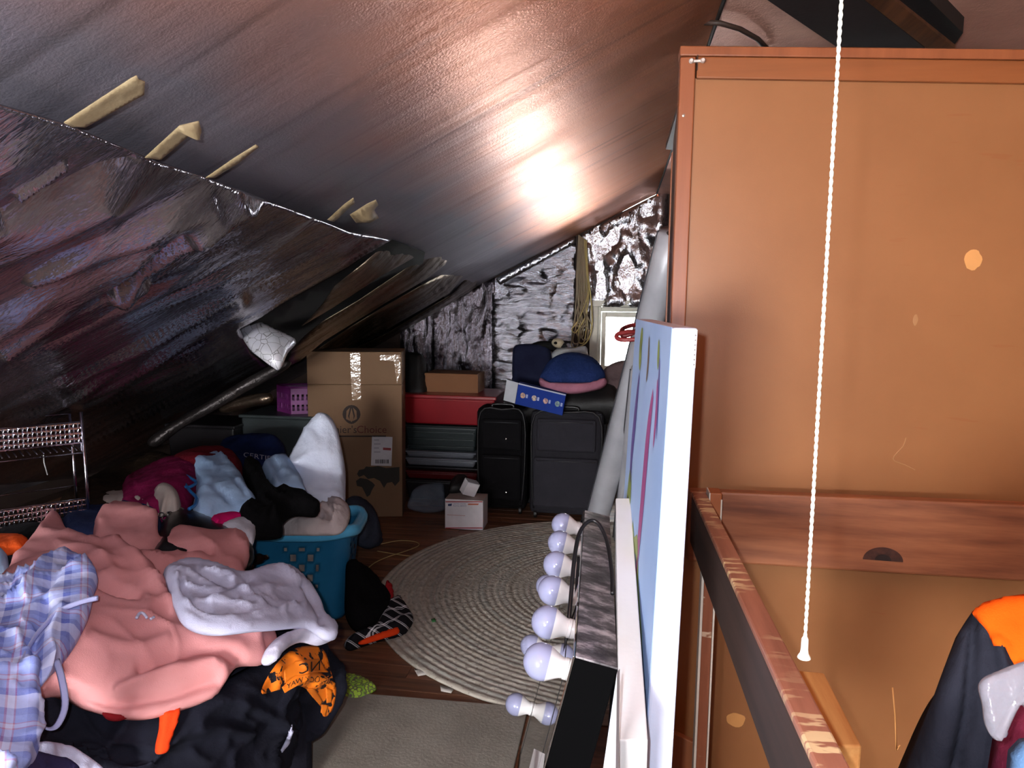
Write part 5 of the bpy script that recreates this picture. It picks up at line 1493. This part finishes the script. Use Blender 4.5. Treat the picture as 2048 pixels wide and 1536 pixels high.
# suitcases
def suitcase(label, u0, u1, v0, Y, d, m, mp, pockets):
    x0, x1, z0, z1 = facebox(u0, u1, v0, 1030, Y, d)
    z0 = 0.03
    T = thing('suitcase', label, 'suitcase', ((x0 + x1) / 2, Y + d / 2, 0))
    box('shell', (x0, Y + 0.03, z0), (x1, Y + d, z1), m, T, 0.035)
    for i, (a, b, c, e) in enumerate(pockets):
        xx0 = x0 + (x1 - x0) * a; xx1 = x0 + (x1 - x0) * b
        zz0 = z0 + (z1 - z0) * c; zz1 = z0 + (z1 - z0) * e
        pk_ = box('pocket', (xx0, Y + 0.002, zz0), (xx1, Y + 0.034, zz1), mp, T, 0.014)
        zy = Y + 0.003
        tube('zipper', [(xx0 + 0.02, zy, zz1 - 0.022), ((xx0 + xx1) / 2, zy - 0.002, zz1 - 0.02), (xx1 - 0.02, zy, zz1 - 0.022)], 0.003, M('zip_grey', (70, 70, 74), 0.35, 0.5, bump=0), pk_, 6)
    tube('piping', catmull([(x0 + 0.03, Y + 0.03, z0 + 0.04), (x0 + 0.012, Y + 0.03, (z0 + z1) / 2), (x0 + 0.03, Y + 0.03, z1 - 0.03), ((x0 + x1) / 2, Y + 0.03, z1 - 0.008), (x1 - 0.03, Y + 0.03, z1 - 0.03), (x1 - 0.012, Y + 0.03, (z0 + z1) / 2), (x1 - 0.03, Y + 0.03, z0 + 0.04)], 4), 0.006, M('piping_dark', (26, 25, 27), 0.5, bump=0), T, 6)
    cx3 = (x0 + x1) / 2
    tube('handle', catmull([(cx3 - 0.07, Y + 0.08, z1 - 0.004), (cx3 - 0.06, Y + 0.08, z1 + 0.018), (cx3 + 0.06, Y + 0.08, z1 + 0.018), (cx3 + 0.07, Y + 0.08, z1 - 0.004)], 4), 0.009, M('handle_black', (18, 18, 19), 0.4, bump=0), T, 8)
    for xs in (x0 + 0.04, x1 - 0.04):
        lathe('wheel', [(0.002, 0), (0.026, 0.002), (0.028, 0.01), (0.026, 0.02), (0.002, 0.022)], (xs - 0.011, Y + 0.05, 0.028), (1, 0, 0), M('wheel_black', (16, 16, 16), 0.5, bump=0), T, 16)
    return T, (x0, x1, z0, z1)
s1, ex1 = suitcase('black soft suitcase standing behind the small white carton', 950, 1052, 818, 4.56, 0.26, FAB('suitcase_black', (16, 15, 17), 0.3), FAB('suitcase_black_pocket', (20, 19, 21), 0.3), [(0.12, 0.9, 0.1, 0.55), (0.12, 0.9, 0.6, 0.9)])
s2, ex2 = suitcase('charcoal grey soft suitcase with two front pockets beside the grey rolls', 1058, 1205, 824, 4.50, 0.28, FAB('suitcase_grey', (44, 43, 48), 0.3), FAB('suitcase_grey_pocket', (50, 49, 55), 0.3), [(0.06, 0.94, 0.08, 0.56), (0.10, 0.9, 0.62, 0.93)])
for u, v in ((1012, 878), (1012, 985)):
    lathe('buckle', [(0.007, 0), (0.006, 0.004), (0.001, 0.006)], atY(u, v, 4.556), (0, -1, 0), MC['chrome_small'], s1, 10)
# dark trunk and bag that carry the soft things
x0, x1, z0, z1 = facebox(1024, 1215, 757, 900, 4.86, 0.4)
trk = thing('storage_chest', 'dark storage chest hidden behind the two suitcases', 'chest', ((x0 + x1) / 2, 5.05, 0))
box('chest_body', (x0, 4.86, 0.002), (x1, 5.28, z1 - 0.07), dkp, trk, 0.01)
box('chest_lid', (x0 - 0.006, 4.852, z1 - 0.068), (x1 + 0.006, 5.286, z1), dkp, trk, 0.01)
bg2 = tps([(1062, 800, 4.66), (1240, 800, 4.66), (1150, 770, 4.8), (1150, 826, 4.62)])
sheet('black_duffel', [(1060, 826), (1064, 806), (1090, 790), (1130, 776), (1190, 768), (1232, 776), (1244, 800), (1240, 826)], lambda uv: atYs(uv, bg2(uv)), bgm, step=7, thick=0.1, lift=0.08, edge=24, wr=0.01, seed=61, label='black duffel bag on top of the charcoal suitcase', cat='bag')
navp = FAB('navy_cushion', (34, 38, 62), 0.3, (28, 31, 52))
cuY = tps([(1025, 700, 4.93), (1105, 700, 4.95), (1060, 765, 4.80)])
sheet('navy_cushion', [(1025, 758), (1025, 712), (1028, 694), (1040, 688), (1066, 688), (1092, 692), (1102, 706), (1102, 740), (1090, 764), (1060, 766), (1034, 763)], lambda uv: atYs(uv, cuY(uv)), navp, step=6, thick=0.08, lift=0.03, edge=10, wr=0.003, seed=62, label='dark navy square cushion standing left of the blue pillow', cat='cushion')
piY = tps([(1080, 765, 4.66), (1212, 760, 4.68), (1145, 712, 4.80), (1145, 775, 4.58)])
pil = sheet('plush_pillow', [(1080, 766), (1086, 744), (1102, 724), (1126, 712), (1156, 710), (1186, 720), (1206, 742), (1210, 760), (1190, 770), (1150, 774), (1108, 774)], lambda uv: atYs(uv, piY(uv)), FAB('plush_blue', (38, 56, 108), 0.5, (30, 46, 90), wr=40), step=6, thick=0.06, lift=0.10, edge=40, wr=0.006, seed=63, label='round blue plush pillow with pink border under the window', cat='pillow')
sheet('pillow_border', [(1078, 764), (1082, 754), (1096, 764), (1120, 766), (1150, 768), (1186, 764), (1208, 756), (1214, 764), (1196, 774), (1150, 782), (1108, 780), (1086, 774)], lambda uv: atYs(uv, piY(uv) - 0.05), FAB('plush_pink', (176, 118, 138), 0.5), pil, step=5, thick=0.03, lift=0.03, edge=8, wr=0.004, seed=64, label='pink plush border')
# plush animal
pl_ = thing('plush_toy', 'small black and cream plush animal with a dark snout above the pillow', 'toy', atY(1120, 700, 4.98))
cream = FAB('plush_cream', (188, 176, 150), 0.5); plb = FAB('plush_black', (28, 28, 28), 0.5)
def ell(name, c, r3, m, parent, rot=0.0, **kw):
    bm = bmesh.new()
    bmesh.ops.create_uvsphere(bm, u_segments=16, v_segments=10, radius=1.0, matrix=Matrix.Translation(c) @ Matrix.Rotation(rot, 4, 'Y') @ Matrix.Diagonal((*r3, 1)))
    return from_bm(name, bm, m, parent, True, **kw)
ell('body', atY(1090, 692, 5.0), (0.10, 0.07, 0.035), plb, pl_)
hd = ell('head', atY(1116, 686, 4.93), (0.045, 0.045, 0.032), cream, pl_, 0.2)
ell('eye_patch', atY(1111, 686, 4.885), (0.012, 0.01, 0.010), plb, hd)
lathe('snout', [(0.018, 0), (0.014, 0.02), (0.003, 0.04)], atY(1124, 690, 4.92), (0.9, -0.3, -0.25), plb, hd, 12)
ell('ear', atY(1103, 681, 4.93), (0.02, 0.015, 0.012), plb, hd)
wtY = tps([(1110, 700, 5.0), (1175, 700, 5.0), (1140, 718, 4.9)])
sheet('white_cloth', [(1104, 706), (1116, 698), (1145, 697), (1172, 694), (1176, 708), (1182, 722), (1140, 718), (1110, 718)], lambda uv: atYs(uv, wtY(uv)), FAB('white_far', (190, 196, 200), 0.4), step=5, thick=0.03, lift=0.03, edge=10, wr=0.006, seed=65, label='folded white cloth lying behind the blue pillow', cat='cloth')
bdY = tps([(1200, 770, 4.75), (1240, 730, 4.85), (1215, 800, 4.7)])
sheet('brown_bedding', [(1196, 772), (1206, 742), (1222, 728), (1244, 722), (1262, 728), (1262, 790), (1236, 800), (1210, 792)], lambda uv: atYs(uv, bdY(uv)), FAB('bedding_brown', (112, 96, 96), 0.5, (92, 78, 80)), step=6, thick=0.08, lift=0.06, edge=18, wr=0.012, seed=66, label='taupe bedding bundle between the pillow and the grey rolls', cat='bedding')
# tilted blue box
Yb = 4.46
o4 = atY(1037, 766, Yb); ax4 = atY(1132, 789, Yb) - o4; dz4 = atY(1030, 808, Yb) - o4
bbx = thing('blue_box', 'blue printed box with an open white flap tilted on the suitcases', 'box', o4 + dz4)
blm = M('blue_print', (24, 54, 140), 0.7, bump=0, spec=0.15)
obox('box_body', o4, ax4, (0, 0.09, 0), dz4, blm, bbx, 0.002)
wf = M('carton_white', (186, 190, 198), 0.6, bump=0)
obox('box_flap', o4 - ax4 * 0.005, -ax4 * 0.24 + Vector((0, -0.01, 0.005)), (0, 0.003, 0), dz4 * 0.98, wf, bbx, 0.001, label='open white flap')
obox('box_edge', o4 + Vector((0, -0.0006, 0)), ax4, (0, 0.0005, 0), dz4 * 0.06, M('box_edge_pale', (170, 176, 196), 0.5, bump=0), bbx, 0)
for k, (cc, s_) in enumerate((((206, 150, 96), 0.13), ((220, 190, 150), 0.37), ((210, 150, 120), 0.61), ((120, 160, 140), 0.86))):
    c_ = o4 + ax4 * s_ + dz4 * 0.52 + Vector((0, -0.001, 0))
    axu = ax4.normalized(); dzu = dz4.normalized()
    pts = [c_ + axu * 0.016 * cos(a) + dzu * 0.018 * sin(a) for a in np.linspace(0, 2 * pi, 12, endpoint=False)]
    mesh('printed_icon', pts, [tuple(range(12))], M('icon_%d' % k, cc, 0.5, var=0.5, vs=60, bump=0, c2=(60, 70, 110)), bbx)
    obox('printed_line', c_ + axu * 0.020 - dzu * 0.012, axu * 0.012, (0, 0.0003, 0), dzu * 0.022, M('icon_text', (150, 164, 206), 0.5, bump=0), bbx, 0)

# white carton with smaller carton
x0, x1, z0, z1 = facebox(890, 966, 1000, 1060, 4.22, 0.15)
wcm = M('carton_paper', (240, 236, 240), 0.6, bump=0)
wc = thing('mailing_carton', 'white mailing carton with red bands standing on the floorboards', 'box', ((x0 + x1) / 2, 4.3, 0))
box('carton_body', (x0, 4.22, 0.002), (x1, 4.38, z1), wcm, wc, 0.002)
prd = M('band_red', (176, 44, 52), 0.6, bump=0); pbl = M('band_blue', (70, 90, 150), 0.6, bump=0)
cf = lambda u, v: atY(u, v, 4.2193)
def onc(nm, px, m): return shape_poly(nm, px, lambda a, b: cf(a, b), m, wc)
onc('printed_band', [(891, 1002.5), (965, 1002.5), (965, 1004.5), (891, 1004.5)], prd)
onc('printed_band', [(891, 1055), (965, 1055), (965, 1057), (891, 1057)], prd)
onc('printed_emblem', [(896, 1008), (904, 1007), (903, 1012), (896, 1012)], M('emblem_blue', (44, 60, 110), 0.6, bump=0))
text_mesh('lettering', 'UNITED STATES', lambda x, y: cf(906 + x, 1009 - y), pbl, wc, 3.6)
text_mesh('lettering', 'POSTAL SERVICE', lambda x, y: cf(906 + x, 1013 - y), pbl, wc, 3.6)
onc('printed_line', [(936, 1007), (958, 1007), (956, 1010), (936, 1010)], M('print_orange', (206, 110, 80), 0.6, bump=0))
onc('printed_line', [(894, 1029), (930, 1031), (930, 1032), (894, 1030)], M('print_pinkish', (206, 150, 150), 0.6, bump=0))
box('carton_top', (x0, 4.222, z1 + 0.0005), (x1, 4.38, z1 + 0.002), M('carton_top_tan', (172, 156, 148), 0.6, bump=0), wc, 0)
o5 = Vector(((x0 + x1) / 2 + 0.02, 4.25, z1 + 0.004))
m5 = Matrix.Rotation(radians(24), 3, 'Y') @ Matrix.Rotation(radians(35), 3, 'Z')
sm = thing('small_carton', 'small plain white carton tipped on top of the mailing carton', 'box', o5)
obox('carton_body', o5 + Vector((-0.035, 0, 0.022)), m5 @ Vector((0.085, 0, 0)), m5 @ Vector((0, 0.06, 0)), m5 @ Vector((0, 0, 0.085)), wcm, sm, 0.002)
obox('carton_flap', o5 + Vector((-0.035, 0, 0.022)) + m5 @ Vector((0, -0.001, 0.086)), m5 @ Vector((0.085, 0, 0)), m5 @ Vector((0, 0.061, 0)), m5 @ Vector((0, 0, 0.002)), wf, sm, 0.0005)
dcl = fl_base([(886, 1000, .2), (916, 960, .27), (900, 980, .25), (930, 995, .2)])
sheet('dark_cloth', [(882, 1000), (888, 976), (900, 966), (916, 968), (926, 980), (918, 996), (905, 1000)], lambda uv: dcl(uv) + np.array([0, 0.2, 0]), bgm, step=5, thick=0.03, lift=0.03, edge=10, wr=0.006, seed=67, label='small black cloth behind the white mailing carton', cat='cloth')
t = NT('clear_plastic').set(0.15, 0, 0.6)
t.b.inputs['Base Color'].default_value = (*lin((150, 168, 190)), 1)
t.b.inputs['Alpha'].default_value = 0.22
t.bump(t.noise(22, 4), 0.8, 0.03)
plm = t.m
pbY = fl_base([(818, 1018, .02), (884, 1018, .02), (830, 975, .16), (880, 970, .17), (850, 1000, .10)])
sheet('plastic_bag', [(816, 1012), (824, 985), (842, 972), (868, 966), (886, 968), (890, 1000), (886, 1022), (850, 1024), (824, 1020)], pbY, plm, step=5, thick=0.04, lift=0.04, edge=20, wr=0.04, ws=9, ridge=True, seed=68, label='crumpled clear plastic bag on the floor left of the mailing carton', cat='bag')

# left: bins, purple basket, navy bag
tote('storage_bin', 'grey green bin holding up the purple basket behind the pile', 478, 640, 832, 930, 4.25, 0.42, M('grey_green_plastic', (62, 70, 72), 0.4, bump=0.05), 0.02, 'bin', None, 1, True, True)
tote('storage_bin', 'dark bin at the far left under the foil behind the red blanket', 330, 470, 850, 940, 4.15, 0.40, dkp, 0.02, 'bin', None, 0, True, True)
pum = M('purple_plastic', (126, 46, 120), 0.4, bump=0.05)
pz0 = atY(580, 830, 4.33).z
pc = atY(582, 805, 4.33)
pk2 = thing('purple_basket', 'small purple plastic basket with slot holes left of the tall cardboard box', 'basket', (pc.x, pc.y, pz0))
d1 = Vector((0.9, 0.42, 0)).normalized(); d2 = Vector((-0.75, 0.62, 0)).normalized()
hB = atY(582, 776, 4.33).z - pz0
def slotwall(o, d, L_, h, ncol):
    V, Fc = [], []
    inn = d.cross(Vector((0, 0, 1))) * -0.004
    def q(a, b, c, e):
        b_ = len(V)
        for s_ in (0, 1):
            for (x, z) in ((a, c), (b, c), (b, e), (a, e)):
                V.append(o + d * x + Vector((0, 0, z)) + inn * s_)
        for f in ((0, 1, 2, 3), (7, 6, 5, 4), (0, 4, 5, 1), (1, 5, 6, 2), (2, 6, 7, 3), (3, 7, 4, 0)):
            Fc.append(tuple(i + b_ for i in f))
    q(0, L_, 0, h * 0.14); q(0, L_, h * 0.36, h * 0.52); q(0, L_, h * 0.74, h)
    for k in range(ncol + 1):
        x = L_ * k / ncol
        w_ = L_ / ncol * 0.5
        a, b = max(0, x - w_ / 2), min(L_, x + w_ / 2)
        q(a, b, h * 0.14, h * 0.36); q(a, b, h * 0.52, h * 0.74)
    return mesh('basket_wall', V, Fc, pum, pk2)
pf = Vector((pc.x, pc.y, pz0 + 0.002))
slotwall(pf, d1, 0.26, hB, 9); slotwall(pf, d2, 0.20, hB, 7)
slotwall(pf + d1 * 0.26, d2, 0.20, hB, 7); slotwall(pf + d2 * 0.20, d1, 0.26, hB, 9)
prism('basket_floor', [pf, pf + d1 * 0.26, pf + d1 * 0.26 + d2 * 0.2, pf + d2 * 0.2], (0, 0, 0.004), pum, pk2)
tube('basket_rim', [pf + Vector((0, 0, hB)), pf + d1 * 0.26 + Vector((0, 0, hB)), pf + d1 * 0.26 + d2 * 0.2 + Vector((0, 0, hB)), pf + d2 * 0.2 + Vector((0, 0, hB))], 0.007, pum, pk2, 6, closed=True)
nbY = tps([(450, 900, 3.75), (570, 900, 3.70), (510, 870, 3.85), (520, 950, 3.45)])
nb_ = sheet('navy_bag', [(440, 905), (452, 884), (480, 874), (530, 872), (562, 882), (572, 910), (566, 940), (540, 956), (500, 948), (470, 932)], lambda uv: atYs(uv, nbY(uv)), FAB('navy_bag_cloth', (28, 40, 84), 0.35, (22, 32, 68)), step=6, thick=0.10, lift=0.06, edge=24, wr=0.010, seed=69, label='navy blue bag with light lettering behind the red blanket', cat='bag')
nbd = drape([nb_], 0.003, lambda uv: atYs(uv, nbY(uv)))
text_mesh('lettering', 'CERTIFIED', lambda x, y: Vector(nbd(np.array([[487 + x * 1.35, 914 + 0.20 * x - y]]))[0]), M('bag_letter', (176, 172, 190), 0.6, bump=0), nb_, 13)

# rope hanging beside the window
ropem = M('rope_tan', (170, 152, 124), 0.7, bump=0.1); ropey = M('rope_yellow', (206, 186, 120), 0.6, bump=0.1)
rk = thing('hanging_rope', 'hank of tan and yellow rope hanging on the gable wall left of the window', 'rope', atY(1168, 690, 5.9))
rr2 = random.Random(9)
for k in range(9):
    x_ = 1150 + k * 2.9
    lo_ = rr2.uniform(655, 700)
    yy_ = 5.93 - 0.012 * (k % 3)
    xs = rr2.uniform(1148, 1185)
    pts = [(1158 + k * 1.3, 470 + k), (1154 + k * 2.4, 540), (1153 + k * 2.8, 590), ((x_ + xs) / 2 - 6, 640), (xs - 8, lo_ - 8), (xs - 2, lo_), (xs + 5, lo_ - 8), ((x_ + xs) / 2 + 8, 632), (1157 + k * 2.5, 585), (1160 + k * 1.5, 480)]
    tube('strand', catmull([tuple(atY(u, v, yy_)) for u, v in pts], 5), 0.0055, ropey if k in (6, 8) else ropem, rk, 6)
tube('strand', catmull([tuple(atY(u, v, 5.9)) for u, v in ((1172, 520), (1182, 600), (1184, 650), (1176, 680), (1158, 694), (1130, 699), (1108, 700))], 5), 0.006, ropey, rk, 6)

# ================================================================== CLOTHES HANGING AT THE LOWER RIGHT
jk = tps([(1812, 1560, 0.98), (1945, 1225, 1.02), (2070, 1190, 1.0), (2070, 1560, 0.95), (1900, 1400, 0.97)])
jb = lambda off: (lambda uv: atYs(uv, jk(uv) - off))
charc = FAB('jacket_charcoal', (42, 44, 54), 0.35, (34, 36, 45)); orj = FAB('jacket_orange', (250, 96, 16), 0.2)
jac = sheet('work_jacket', [(1790, 1600), (1812, 1545), (1850, 1440), (1888, 1335), (1920, 1262), (1944, 1224), (1968, 1206), (2010, 1194), (2080, 1184), (2200, 1200), (2200, 1640), (1900, 1640)], jb(0.0), charc, step=9, thick=0.05, lift=0.05, edge=40, wr=0.008, ws=7, seed=70, curve=False,
            creases=(([(1945, 1250), (1930, 1350), (1900, 1500)], 10, -0.02), ([(1990, 1300), (1985, 1400), (1960, 1530)], 12, 0.015)), label='charcoal work jacket with orange shoulder hanging at the lower right', cat='jacket')
jd = drape([jac], 0.002, jb(0.05))
sheet('shoulder_panel', [(1946, 1226), (1970, 1207), (2012, 1196), (2080, 1187), (2140, 1190), (2140, 1330), (2060, 1318), (2026, 1330), (2008, 1294), (1990, 1292), (1974, 1262)], jd, orj, jac, step=8, thick=0.001, lift=0.004, edge=8, wr=0, curve=False, label='bright orange shoulder panel')
t = NT('garment_film').set(0.12, 0, 0.7)
t.b.inputs['Base Color'].default_value = (*lin((150, 148, 158)), 1)
t.b.inputs['Alpha'].default_value = 0.5
t.bump(t.noise(18, 4), 0.5, 0.02)
film = t.m
sheet('plaid_shirt', [(1978, 1600), (1998, 1496), (2030, 1432), (2060, 1380), (2140, 1360), (2200, 1600)], jb(0.10), FAB('maroon_cloth', (112, 34, 50), 0.4, (88, 28, 50), wr=18), step=8, thick=0.02, lift=0.03, edge=24, wr=0.006, seed=71, curve=False, label='maroon shirt hanging inside the clear garment cover', cat='shirt')
sheet('blue_cloth', [(2020, 1600), (2030, 1520), (2052, 1496), (2140, 1480), (2160, 1600)], jb(0.15), FAB('blue_hung', (110, 150, 196), 0.3), step=8, thick=0.02, lift=0.02, edge=20, wr=0.005, seed=72, curve=False, label='pale blue cloth in the bottom right corner', cat='clothes')
sheet('garment_cover', [(1958, 1376), (1966, 1356), (2000, 1340), (2050, 1322), (2150, 1300), (2190, 1400), (2080, 1440), (2040, 1410), (2010, 1470), (1990, 1480), (1972, 1452), (1966, 1410)], jb(0.20), film, step=7, thick=0.004, lift=0.012, edge=14, wr=0.008, ws=9, seed=73, label='crinkled clear plastic garment cover over the hanging jacket', cat='cover')
